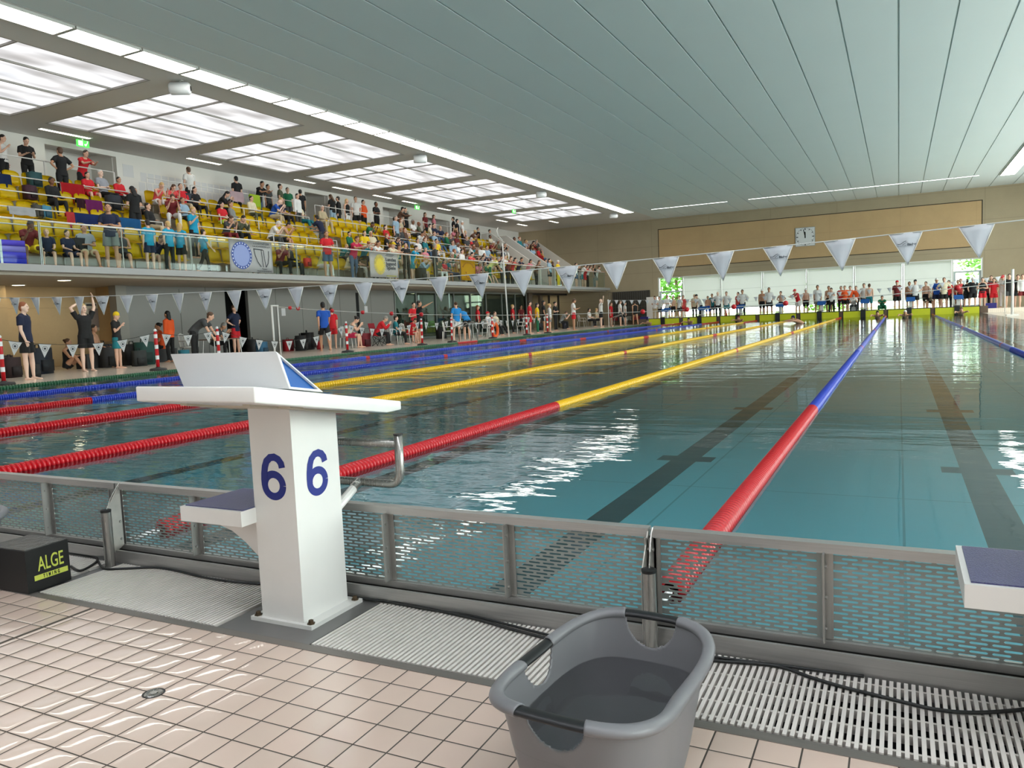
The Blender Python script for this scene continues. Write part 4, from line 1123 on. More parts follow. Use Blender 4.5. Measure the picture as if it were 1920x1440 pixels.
bag('light blue bag on the second row beside the black and white bag', grow(86, 2, 0, .44), .2, 'lightblue', (64, 132, 160), .8)
bag('red bag on a front-row seat left of the bald man in yellow', grow(577, 0, .05, .44), 0, 'red', (206, 44, 34), .75)
bag('black bag on the floor under the crimson-shirted man', grow(676, 0, .55, 0), .5, 'black', (24, 24, 26), 1.0)
bag('dark bag with lime patch standing on the gallery edge right of the sun banner', (-20.2, y_for(790, -20.2, GZ), GZ), 0, 'darkgreen', (26, 36, 34), 1.3)

# ================================================================== left deck
M_PLCH = mat('chair_white', (222, 220, 216), .4)
def chair_meshes():
    s = B(); box(s, -.22, .22, -.22, .22, .42, .45); bevel(s, .012, 2)
    b = B()
    for y in (-.19, .19): tube(b, [(-.21, y, .45), (-.27, y, .84)], .016, 8)
    tube(b, [(-.27, -.19, .84), (-.285, 0, .88), (-.27, .19, .84)], .018, 8)
    for y in (-.1, 0, .1): tube(b, [(-.215, y, .46), (-.275, y, .86)], .012, 6)
    a = B()
    for y in (-.25, .25): tube(a, [(-.24, y*.9, .64), (.12, y, .65), (.2, y, .60), (.2, y*.9, .44)], .017, 8)
    l = B(); tube(l, [(0, 0, .43), (.03, 0, 0)], .018, 8)
    return mesh_of(s, 'chair_seat'), mesh_of(b, 'chair_back'), mesh_of(a, 'chair_arm'), mesh_of(l, 'chair_leg')
CH = chair_meshes()
def chair(label, x, y, rz=0, c=None):
    t = empty('plastic_chair', label, 'chair', (x, y, .0 if x < PX0 else .24), rz, 'white plastic chairs on the deck'); m = c or M_PLCH
    inst('seat', CH[0], [m], t); inst('backrest', CH[1], [m], t); inst('armrest', CH[2], [m], t)
    for sx, sy in ((.19, .19), (.19, -.19), (-.21, .19), (-.21, -.19)):
        o = inst('leg', CH[3], [m], t, (sx - (.03 if sx < 0 else 0)*2, sy, 0)); o.scale = (1 if sx > 0 else -1, 1, 1)
def dk(u, v, z=0.0): p = atz(u, v, z); return p.x, p.y
XD = -19.0
def onx(u, x): return x, min(y_for(u, x, 0.0), 54.5)
chair('white plastic chair under the woman with red towels', *onx(655, -19.6), .3)
chair('white plastic chair under the teal-shirted spectator by the pool edge', *onx(741, -19.2), .2)
chair('white plastic chair left of the seated red shirt by the pool edge', *onx(765, -19.2), .1)
chair('empty white plastic chair left of the two blue shirts', *onx(843, -18.6), .4)
chair('white plastic chair under the person in red cap', *onx(917, -19.2), 1.2)
chair('white plastic chair under the pale-shirted person by the lifebuoy', *onx(933, -19.4), .8)
chair('empty white plastic chair right of the orange lifebuoy', *onx(980, -18.8), PI - .3)
chair('white plastic chair at the white table, left side', *onx(1092, -20.2), 0)
chair('white plastic chair at the white table, right side', *onx(1140, -20.2), PI)
chair('white plastic chair behind the bending orange pair', *onx(357, -21.2), .4)
# tables
def table(label, x, y, w, d, h, mt, rz=0, z=0.0):
    t = empty('table', label, 'table', (x, y, z), rz)
    mobj('tabletop', bevel(box(B(), -w/2, w/2, -d/2, d/2, h - .03, h), .006, 1), mt, t)
    for sx in (-1, 1):
        for sy in (-1, 1): mobj('leg', tube(B(), [(sx*(w/2-.06), sy*(d/2-.06), 0), (sx*(w/2-.1), sy*(d/2-.1), h - .03)], .018, 8), M_SLEG, t)
    return t
table('white table between white chairs near the waving official', *onx(1115, -20.0), .8, 1.2, .72, M_WPLAST)
table('white trestle table behind the two blue-shirted officials', *onx(893, -18.9), .7, 1.7, .72, M_WPLAST)
table('low dark table before the bending person in dark jacket', *onx(418, -20.6), .7, 1.3, .66, mat('table_brown', (88, 66, 52), .5))
table('pale folding table behind the timing staff at the far deck', -12.0 + 3.2, 54.2, 1.4, .6, .72, mat('table_grey', (120, 120, 116), .5), 0, .24)
table('grey table on the far deck right of the deck chair', 1.2, 54.4, 1.6, .6, .78, mat('table_grey', (120, 120, 116), .5), 0, .24)
chair('white plastic chair on the far deck beside the grey table', 2.35, 54.3, -1.2)
# bollards with red and white bands
M_RED = mat('band_red', (196, 24, 34), .45)
bol = []
for i, (u, v, lab) in enumerate(((8, 723, 'left edge of the picture'), (297, 688, 'behind the white foot wedge'), (412, 690, 'before the dark doorway'), (652, 655, 'before the woman with red towels'), (792, 641, 'beside the pointing man in black'), (848, 641, 'left of the two blue-shirted officials'), (924, 633, 'beside the orange lifebuoy'), (988, 626, 'left of the red and yellow shirts'), (1027, 621, 'before the white and black shirts'))):
    x = -16.9; yv = y_for(u, x, 0.0); lab2 = 'red and white bollard on a black foot, ' + lab
    t = empty('bollard', lab2, 'bollard', (x, yv, 0), group='red and white bollards along the pool'); bol.append((x, yv))
    bm = B(); lathe(bm, [(.21, 0), (.21, .03), (.19, .055), (.06, .07), (.055, .09)], n=18); mobj('foot', bm, M_BLACK, t, True)
    bm = B(); lathe(bm, [(.042, .09), (.042, .95), (.03, .99)], n=14); mobj('pole', bm, M_RED, t, True)
    for z in (.28, .55, .82): mobj('white_band', lathe(B(), [(.0435, z), (.0435, z + .1)], n=14, cap=False), M_WPLAST, t, True)
    mobj('knob', ball(B(), (0, 0, 1.02), .038, 10, 8), M_WPLAST, t, True)
# bunting between the bollards
def pennant_mesh(w, h, name):
    bm = B(); N = 6
    A = [bm.verts.new((0, w*(j/N - .5), 0)) for j in range(N+1)]; tip = bm.verts.new((0, 0, -h))
    for j in range(N): bm.faces.new((A[j], A[j+1], tip))
    bmesh.ops.solidify(bm, geom=bm.faces[:], thickness=.003); return mesh_of(bm, name, False)
PN = pennant_mesh(.29, .30, 'pennant')
bm = B(); n = 14
r_ = [[bm.verts.new((0, rr*math.cos(2*PI*q/n), rr*math.sin(2*PI*q/n))) for q in range(n)] for rr in (.058, .050)]
for q in range(n): bm.faces.new((r_[0][q], r_[0][(q+1) % n], r_[1][(q+1) % n], r_[1][q]))
bm.faces.new([bm.verts.new((0, .026*math.cos(2*PI*q/n), .026*math.sin(2*PI*q/n))) for q in range(n)])
EM = mesh_of(bm, 'pennant_emblem', False)
for i in range(len(bol) - 1):
    (xa, ya), (xb, yb) = bol[i], bol[i+1]; d = yb - ya
    t = empty('bunting', 'string of small white pennants with round emblem between bollards, %s span from left' % ordw(i + 1), 'bunting', (xa, ya, .96), group='pennant strings along the pool')
    sag = .05 * d if d < 5.5 else .44
    f = lambda s: -4 * sag * s * (1 - s)
    mobj('cord', loft(B(), [(0, d*s/12, f(s/12)) for s in range(13)], .006, 6), M_BLACK, t)
    n = max(2, int(d / .58))
    for j in range(n):
        s = (j + .5) / n; tilt = math.atan2(f(s+.01) - f(s-.01), .02*d)
        o = inst('pennant', PN, [M_WPLAST], t, (0, d*s, f(s))); o.rotation_euler = (tilt, .05, 0)
        e = inst('emblem', EM, [INK], o, (.004, 0, -.10))
# false start line post at the 15 m mark with red balls
t = empty('recall_line', 'false start rope with red balls stretched across the pool from a white post', 'rope', (-17.0, 17.9, 0))
bm = B(); tube(bm, [(0, 0, 0), (0, 0, 1.62)], .03, 10); tube(bm, [(0, .25, 0), (0, .25, 1.62)], .02, 8); tube(bm, [(0, -.03, 1.62), (0, .28, 1.62)], .02, 8); mobj('post', bm, M_RAIL, t, True)
x1 = PX1 + .8; Lr = x1 + 17.0
zr = lambda s: 1.60 - .95 * 4 * s * (1 - s) * .62 - .12*s
P = [(Lr*s/30, 0, zr(s/30)) for s in range(31)]
mobj('rope', loft(B(), P, .008, 6), M_RAIL, t)
mobj('far_post', tube(B(), [(Lr, 0, 0), (Lr, 0, 1.6)], .03, 10), M_RAIL, t, True)
for u in (544, 559, 623, 680, 734, 790, 1205, 1288, 1376, 1473, 1795):
    lo, hi = 0.0, 1.0
    for _ in range(30):
        md = (lo + hi) / 2
        if proj((-17 + Lr*md, 17.9, zr(md)))[0] < u: lo = md
        else: hi = md
    mobj('red_ball', ball(B(), (Lr*lo, 0, zr(lo)), .058, 12, 8), M_RED, t, True)
# starting flags over the pool, 5 m from each end
M_FLAG = mat('flag_white', (206, 206, 212), .75, sheen=.2); M_HEM = mat('flag_hem', (226, 220, 208), .7)
def flag_mesh():
    bm = B(); w, h, N = .252, .262, 6
    rows = []
    for i in range(N+1):
        s = i / N; ww = w * (1 - s)
        rows.append([bm.verts.new((ww*(j/6 - .5) + .012*s, .010*math.sin(j*1.2 + s*3)*(1-s) + .012*s, -h*s)) for j in range(7)])
    for a, b in zip(rows, rows[1:]):
        for j in range(6): bm.faces.new((a[j], a[j+1], b[j+1], b[j]))
    bmesh.ops.remove_doubles(bm, verts=bm.verts, dist=1e-5)
    bmesh.ops.solidify(bm, geom=bm.faces[:], thickness=.002)
    hem = B(); tube(hem, [(-.126, 0, 0), (.012, .012, -.262)], .0035, 6); tube(hem, [(.126, 0, 0), (.012, .012, -.262)], .003, 6); tube(hem, [(-.126, 0, 0), (.126, 0, 0)], .004, 6)
    return mesh_of(bm, 'flag'), mesh_of(hem, 'flag_hem')
FM = flag_mesh()
bm = B()
def stroke2(bm, pts, wd, y=-.013):
    for i, (p, q) in enumerate(zip(pts, pts[1:])):
        p, q = Vector((p[0], y, p[1])), Vector((q[0], y, q[1])); d = (q - p).normalized(); nn = Vector((-d.z, 0, d.x)) * wd / 2
        quad(bm, p - nn, q - nn, q + nn, p + nn)
wv = [(-.066 + .0052*i, -.078 + .0115*math.sin(-2.5 + .33*i)) for i in range(14)]
stroke2(bm, wv, .004); stroke2(bm, [(p[0] + .012, p[1] - .009) for p in wv[5:]], .0025)
WV = mesh_of(bm, 'wave_logo', False)
cv = bpy.data.curves.new('t', 'FONT'); cv.body = 'Bäder'; cv.size = .028; cv.extrude = .0003; cv.offset = .0008; cv.align_x = 'LEFT'
tmp = bpy.data.objects.new('tmp', cv); COL.objects.link(tmp); TXB = bpy.data.meshes.new_from_object(tmp); TXB.materials.clear(); TXB.materials.append(None); bpy.data.objects.remove(tmp)
cv = bpy.data.curves.new('t', 'FONT'); cv.body = 'Dresdner'; cv.size = .019; cv.extrude = .0003; cv.align_x = 'RIGHT'
tmp = bpy.data.objects.new('tmp', cv); COL.objects.link(tmp); TXD = bpy.data.meshes.new_from_object(tmp); TXD.materials.clear(); TXD.materials.append(None); bpy.data.objects.remove(tmp)
INKG = mat('print_grey', (120, 124, 130), .6)
def flagline(y, x0, x1, z0, z1, sag, ph, label):
    t = empty('flag_line', label, 'flag line', (x0, y, 0)); L = x1 - x0
    f = lambda x: z0 + (z1 - z0)*x/L - sag*4*(x/L)*(1 - x/L)
    mobj('cord', loft(B(), [(L*s/40, 0, f(L*s/40)) for s in range(41)], .005, 6), M_RAIL, t)
    for xx, hh in ((0, z0), (L, z1)): mobj('post', tube(B(), [(xx, 0, 0), (xx, 0, hh + .05)], .026, 10), M_RAIL, t, True)
    x = (-1.458 - x0) % .503 + ph; i = 0
    while x < L - .2:
        o = inst('pennant', FM[0], [M_FLAG], t, (x, 0, f(x))); inst('hem', FM[1], [M_HEM], o)
        o.rotation_euler = (R.uniform(-.08, .08), math.atan2(f(x-.1) - f(x+.1), .2), R.uniform(-.15, .15))
        kx = int(round((x0 + x + 1.458) / .503))
        if kx % 2 == 1 and y < 20:
            inst('wave_logo', WV, [INK], o)
            a = inst('lettering', TXB, [INK], o, (.008, -.013, -.104)); a.rotation_euler = (PI/2, 0, 0)
            a = inst('lettering', TXD, [INKG], o, (.004, -.013, -.108)); a.rotation_euler = (PI/2, 0, 0)
        x += .503
    return t
flagline(7.25, -16.6, 4.9, 1.86, 1.75, .375, 0, 'string of large white pennants crossing the pool in front of the gallery')
flagline(47.3, -16.6, 4.9, 1.75, 1.95, .35, 0, 'distant string of small white pennants before the far end')
# long rescue pole
t = empty('rescue_pole', 'very tall white rescue pole with hook standing at the pool edge', 'pole', (-16.4, 32.6, 0))
bm = B(); tube(bm, [(0, 0, 0), (-.12, 0, 4.4)], .035, 8); mobj('pole', bm, M_RAIL, t, True)
mobj('hook', tube(B(), [(-.12, 0, 4.4), (-.13, 0, 4.55), (-.22, -.2, 4.72), (-.24, -.28, 4.95), (-.22, -.2, 5.1)], .022, 6), M_RAIL, t, True)
# lifebuoy on a stand
t = empty('lifebuoy', 'orange lifebuoy leaning on a rack at the pool edge', 'lifebuoy', (-17.1, y_for(928, -17.1, .4), .38))
bm = B(); N = 24
rings = [[bm.verts.new((math.cos(2*PI*q/10)*.07, (.27 + .07*math.sin(2*PI*q/10))*math.cos(2*PI*k_/N), (.30 + .07*math.sin(2*PI*q/10))*math.sin(2*PI*k_/N))) for q in range(10)] for k_ in range(N)]
for k_ in range(N):
    for q in range(10): bm.faces.new((rings[k_][q], rings[k_][(q+1) % 10], rings[(k_+1) % N][(q+1) % 10], rings[(k_+1) % N][q]))
bmesh.ops.recalc_face_normals(bm, faces=bm.faces); mobj('ring', bm, mat('buoy_orange', (232, 96, 30), .45), t, True)
mobj('rack', tube(B(), [(-.1, -.35, -.38), (-.1, -.35, .5), (-.1, .45, .5), (-.1, .45, -.38)], .018, 8), M_RAIL, t, True)
# entry ladders
for i, (u, lab) in enumerate(((878, 'steel ladder rails at the pool edge right of the two blue shirts'), (1165, 'steel ladder rails at the far corner of the pool'))):
    x = -16.1; yv = y_for(u, x, .3); t = empty('pool_ladder', lab, 'ladder', (x, yv, 0))
    for d in (-.28, .28): mobj('handrail', tube(B(), [(.28, d, -.5), (.28, d, .55), (.1, d, .85), (-.55, d, .6), (-.6, d, .0)], .02, 8, rnd=.12), M_CHROME, t, True)
    for z in (-.15, -.4): mobj('rung', box(B(), .25, .33, -.28, .28, z, z + .03), M_CHROME, t)
# bags and baskets under the gallery
for i, (u, x, c, cn, sc, lab) in enumerate(((6, -20.2, (46, 20, 20), 'maroon', 1.2, 'dark maroon sports bag on the deck at the left edge'), (22, -19.8, (40, 18, 20), 'maroon2', 1.1, 'dark red sports bag behind the ginger-haired official'), (76, -20.4, (20, 28, 40), 'navy', 1.5, 'tall dark navy backpack standing on the deck beside the ginger-haired official'),
        (64, -18.8, (20, 20, 22), 'black', .7, 'small black bag with white straps on the deck by the official'), (195, -21.2, (22, 22, 24), 'black', 1.5, 'large black bag behind the swimmer with patterned cap'), (206, -20.8, (40, 40, 42), 'grey', 1.3, 'dark grey bag against the wall beside the patterned cap'),
        (250, -21.0, (24, 22, 24), 'black', 1.4, 'black bag at the wall left of the orange pair'), (272, -20.6, (18, 60, 54), 'darkteal', 1.5, 'dark teal bag left of the orange pair'), (284, -21.4, (30, 20, 24), 'blackpink', 1.3, 'black and red bag heap left of the orange pair'), (262, -20.0, (40, 44, 44), 'grey2', 1.0, 'grey bag lying before the teal bag'),
        (346, -20.5, (30, 110, 128), 'turq', .8, 'turquoise bag beside the white chair behind the starting block'), (492, -20.5, (40, 90, 120), 'bluebag', 1.0, 'blue patterned bag by the cladding wall'), (476, -21.5, (36, 36, 40), 'grey', 1.2, 'dark backpack against the cladding right of the doorway'), (541, -21.6, (180, 30, 44), 'redbag', 1.0, 'red bag behind the small white notice on the wall'),
        (578, -21.5, (24, 24, 26), 'black', 1.5, 'big black sports bag at the wall left of the walking man in blue'), (565, -21, (24, 24, 26), 'black', 1.3, 'black bag lying before the big sports bag'), (600, -20.8, (150, 20, 34), 'redbag2', .7, 'small red bag on the deck at the feet of the man in blue'), (684, -19.8, (110, 16, 28), 'wine', 1.2, 'wine red bag between the camping chair and the bollard'),
        (828, -21, (22, 22, 26), 'black', 1.3, 'black backpack before the glazed room'), (1012, -20.8, (40, 40, 46), 'grey', 1.0, 'grey bag behind the yellow shirt'), (1060, -20.3, (60, 60, 70), 'greyblue', 1.0, 'grey-blue bag beside the wheelchair'))):
    bag(lab, (*onx(u, x), 0), R.uniform(-.5, .5), cn, c, sc)
# camping chair
t = empty('camping_chair', 'dark red folding camping chair with crossed black legs', 'chair', (*onx(712, -19.4), 0), .2)
bm = B(); box(bm, -.25, .22, -.26, .26, .42, .45); mobj('seat', bm, mat('canvas_red', (150, 18, 36), .8), t)
bm = B(); prism(bm, [(-.25, .44), (-.36, .95), (-.33, .95), (-.22, .44)], 1, -.28, .28); mobj('backrest', bm, mat('canvas_red', (150, 18, 36), .8), t)
for a, b in (((.22, -.26), (-.22, .26)), ((.22, .26), (-.22, -.26)), ((.22, -.26), (.22, .26)), ((-.22, -.26), (-.22, .26))):
    bm = B(); tube(bm, [(a[0], a[1], 0), (b[0], b[1], .44)], .012, 6); tube(bm, [(b[0], b[1], 0), (a[0], a[1], .44)], .012, 6); mobj('leg', bm, M_BLACK, t)
# poster and notices on the walls
t = empty('poster', 'framed information poster on the beige alcove wall', 'poster', (-24.58, atx(183, 580, -24.58).y - .45, 1.12), 0)
mobj('sheet', box(B(), 0, .01, 0, .95, 0, .95), mat('poster_cream', (206, 196, 176), .6), t)
bm = B(); box(bm, .011, .013, .04, .40, .84, .90); box(bm, .011, .013, .80, .88, .84, .91); mobj('heading', bm, INK, t)
bm = B(); box(bm, .011, .013, .1, .45, .1, .75); mobj('plan', bm, mat('plan_grey', (150, 136, 130), .6), t)
for i, (u, v0, v1, lab) in enumerate(((531, 578, 589, 'small white notice on the cladding by the recall rope post'), (686, 574, 584, 'small white notice on the cladding right of the black gap'))):
    a = atx(u, v0, XG + .01)
    tag(mobj('notice_sheet', box(B(), XG + .004, XG + .012, a.y - .12, a.y + .12, a.z - .32, a.z), M_PAPER), lab, 'notice')
# long vertical lamps seen in the glazed room
for i, (u, v0, v1) in enumerate(((734, 555, 590), (785, 553, 576), (842, 550, 578), (897, 553, 574))):
    a = atx(u, v0, -24.6); b = atx(u, v1, -24.6)
    tag(mobj('tube_lamp', cyl(B(), (-24.6, a.y), .03, max(.3, b.z), a.z, 8), emat('tube_white', (235, 240, 240), 2.2)), 'upright tube lamp behind the glass of the lower room, %s from left' % ordw(i + 1), 'lamp', 'upright tube lamps behind the glass')

# ================================================================== far end
M_PAD = mat('pad_yellow', (206, 206, 30), .4, var=.04, scale=3)
M_PADF = mat('pad_black', (16, 16, 18), .5)
nl = ('leftmost', 'second', 'third', 'fourth', 'fifth', 'sixth', 'seventh', 'rightmost')
for i in range(8):
    xc = -14.45 + 2.5 * i
    lab = 'yellow touch pad with black rim on the far pool wall, %s' % (nl[i] if i in (0, 7) else nl[i] + ' from left')
    t = empty('touch_pad', lab, 'touch pad', (xc, PY1, 0), group='yellow touch pads at the far end')
    mobj('frame', box(B(), -1.16, 1.16, -.03, -.012, -.3, .42), M_PADF, t)
    for a, b in ((-1.12, -.14), (.14, 1.12)): mobj('pad_field', box(B(), a, b, -.036, -.03, -.28, .375), M_PAD, t)
    bm = B(); box(bm, -.14, .14, -.10, .0, .0, .47); mobj('block_face', bm, M_PADF, t)
    t = empty('starting_block', 'far starting block with blue platform and white frame, %s' % (nl[i] if i in (0, 7) else nl[i] + ' from left'), 'starting block', (xc + .1, PY1 + .55, .24), group='far starting blocks')
    bm = B(); prism(bm, [(-.36, .60), (.36, .70), (.36, .74), (-.36, .64)], 0, -.25, .25); mobj('platform', bm, M_WHITE, t)
    bm = B(); prism(bm, [(-.34, .645), (.10, .70), (.28, .86), (.34, .86), (.36, .745)], 0, -.24, .24); mobj('blue_top', bm, M_BLUE, t)
    bm = B(); box(bm, -.24, .24, -.375, -.362, .60, .80); mobj('blue_front', bm, M_BLUE, t)
    mobj('post', box(B(), -.09, .09, -.1, .12, 0, .66), M_WHITE, t)
    bm = B(); tube(bm, [(-.22, -.38, .55), (-.22, -.38, .25), (.22, -.38, .25), (.22, -.38, .55)], .02, 8); mobj('hand_grip', bm, M_CHROME, t)
    bm = B(); box(bm, -.3, -.02 - .07, .1, .4, .28, .33); mobj('step', bm, M_WHITE, t)
# wall clock
c0 = aty(1491.5, 427, FY - .05); c1 = aty(1528, 461, FY - .05); s = (c1.x - c0.x + c0.z - c1.z) / 4
t = empty('wall_clock', 'square white wall clock with black hands showing about two minutes to twelve', 'clock', ((c0.x + c1.x)/2, FY - .05, (c0.z + c1.z)/2))
mobj('case', bevel(box(B(), -s, s, 0, .07, -s, s), .03, 2), mat('clock_grey', (150, 150, 146), .4), t)
mobj('dial', box(B(), -s*.95, s*.95, -.008, 0, -s*.95, s*.95), M_WPLAST, t)
bm = B()
for k_ in range(12):
    a = 2*PI*k_/12; r0 = s*(.70 if k_ % 3 == 0 else .76); wd = .05 if k_ % 3 == 0 else .04
    stroke2(bm, [(r0*math.sin(a), r0*math.cos(a)), (s*.90*math.sin(a), s*.90*math.cos(a))], wd*1.1, -.012)
for k_ in range(48):
    a, b = 2*PI*k_/48, 2*PI*(k_+1)/48; stroke2(bm, [(s*.90*math.sin(a), s*.90*math.cos(a)), (s*.90*math.sin(b), s*.90*math.cos(b))], .012, -.012)
mobj('hour_marks', bm, M_DARK, t)
for nm, ang, ln, wd in (('minute_hand', -12, .80, .05), ('hour_hand', -1, .52, .075)):
    a = math.radians(ang); bm = B(); stroke2(bm, [(-.14*s*math.sin(a), -.14*s*math.cos(a)), (ln*s*math.sin(a), ln*s*math.cos(a))], wd, -.018); mobj(nm, bm, M_DARK, t)
# false start post at the far right, cages, cabinets
t = empty('recall_post', 'tall white post on the right pool side holding the far pennant string', 'post', (PX1 + .45, 43.0, 0))
bm = B(); tube(bm, [(0, 0, 0), (0, 0, 2.15)], .06, 10); mobj('pole', bm, M_RAIL, t, True); mobj('foot', box(B(), -.25, .25, -.25, .25, 0, .06), M_WHITE, t)
t = empty('wire_cage', 'tall dark wire storage cage against the far wall left of the windows', 'cage', (-19.6, 56.0, .0))
bm = B()
for i in range(18): box(bm, i*.17, i*.17 + .015, 0, .015, .24, 2.5)
for z in (.3, .8, 1.3, 1.8, 2.45): box(bm, 0, 2.95, 0, .02, z, z + .025)
mobj('mesh_front', bm, mat('cage_grey', (96, 94, 90), .5, .5), t)
mobj('back_panel', box(B(), 0, 2.95, .85, .9, .24, 2.5), mat('cage_dark', (62, 58, 52), .8), t)
for i in range(5): tag(mobj('storage_bin', box(B(), -19.5 + i*.58, -19.05 + i*.58, 56.1, 56.6, .3, .62), mat('bin_%d' % (i % 3), ((150, 40, 40), (60, 70, 80), (130, 130, 120))[i % 3], .6)), 'storage bin in the wire cage, %s from left' % ordw(i + 1), 'bin', 'bins in the wire cage')
tag(mobj('white_cabinet', bevel(box(B(), -16.5, -15.7, 55.4, 56.0, .24, 1.95), .02, 1), M_WHITE), 'white tall cabinet before the left end of the far windows', 'cabinet')
for i, (x, y_, lab) in enumerate(((-16.2, 53.9, 'dark blue crate on the far corner of the deck'), (4.8, 53.3, 'dark blue crate right of the last touch pad'))): tag(mobj('crate', bevel(box(B(), x - .3, x + .3, y_ - .2, y_ + .2, .24, .54), .02, 1), mat('crate_blue', (36, 30, 120), .5)), lab, 'crate')
for i, (x, lab) in enumerate(((-10.6, 'orange cone on the far deck between the left blocks'), (3.3, 'red pylon on the far deck near the right block'), (6.7, 'red pylon on the far deck at the right picture edge'))):
    tag(mobj('traffic_cone', lathe(B(), [(.17, .24), (.17, .27), (.12, .28), (.03, .82), (.02, .84)], (x, 54.3 if i < 2 else 53.0, 0), 14), mat('cone_orange', (226, 70, 40), .5), smooth=True), lab, 'cone')
# greenery and a pale building outside the far windows
M_GRASS = mat('lawn', (96, 120, 40), .9, var=.25, scale=1.5)
bm = B(); box(bm, -60, 60, FY + .4, 130, -.4, .05); struct('ground_outside', bm, M_GRASS)
def tree(x, y, h, r, c, label, seed):
    t = empty('tree', label, 'tree', (x, y, .05)); rr = random.Random(seed)
    bm = B(); tube(bm, [(0, 0, 0), (.05, .03, h*.5), (0, 0, h*.8)], [.16, .12, .06] if False else .13, 8); mobj('trunk', bm, mat('bark', (84, 66, 50), .9, var=.2), t)
    bm = B()
    for _ in range(900):
        d = Vector((rr.gauss(0, 1), rr.gauss(0, 1), rr.gauss(0, .9))).normalized() * (r * rr.uniform(.45, 1)); c0_ = Vector((0, 0, h*.72)) + d
        if c0_.z < .4: continue
        n_ = Vector((rr.gauss(0, 1), rr.gauss(0, 1), rr.gauss(0, 1))).normalized(); s_, b_ = frame(n_); a_ = rr.uniform(.12, .24)
        quad(bm, c0_ - s_*a_, c0_ - b_*a_*.6, c0_ + s_*a_, c0_ + b_*a_*.6)
    mobj('foliage', bm, mat('leaf_%d_%d_%d' % c, c, .8, var=.3, scale=4), t)
tree(-16.5, 64, 4.6, 2.4, (96, 150, 60), 'bright green tree outside the leftmost far window', 1)
tree(-19.0, 68, 6, 3, (120, 170, 80), 'pale green tree behind the first outside the far windows', 2)
tree(6.2, 70, 6.2, 2.6, (110, 160, 70), 'green tree outside the rightmost far window', 3)
tree(-5, 66, 2.0, 2.0, (120, 170, 60), 'low round bush outside the middle of the far windows', 4)
t = empty('pale_building', 'pale building with grey windows outside the right far door', 'building', (4.5, 84, 0))
mobj('wall', box(B(), -4, 6, 0, 5, 0, 4.2), mat('house_pale', (216, 214, 200), .8), t)
for i in range(4): mobj('window', box(B(), -3.4 + i*2.3, -2.0 + i*2.3, -.04, 0, 1.2, 2.6), mat('house_window', (110, 130, 140), .3), t)
mobj('awning', box(B(), -2.6, -.6, -1.2, 0, 2.3, 2.45), mat('awning_yellow', (232, 200, 70), .6), t)
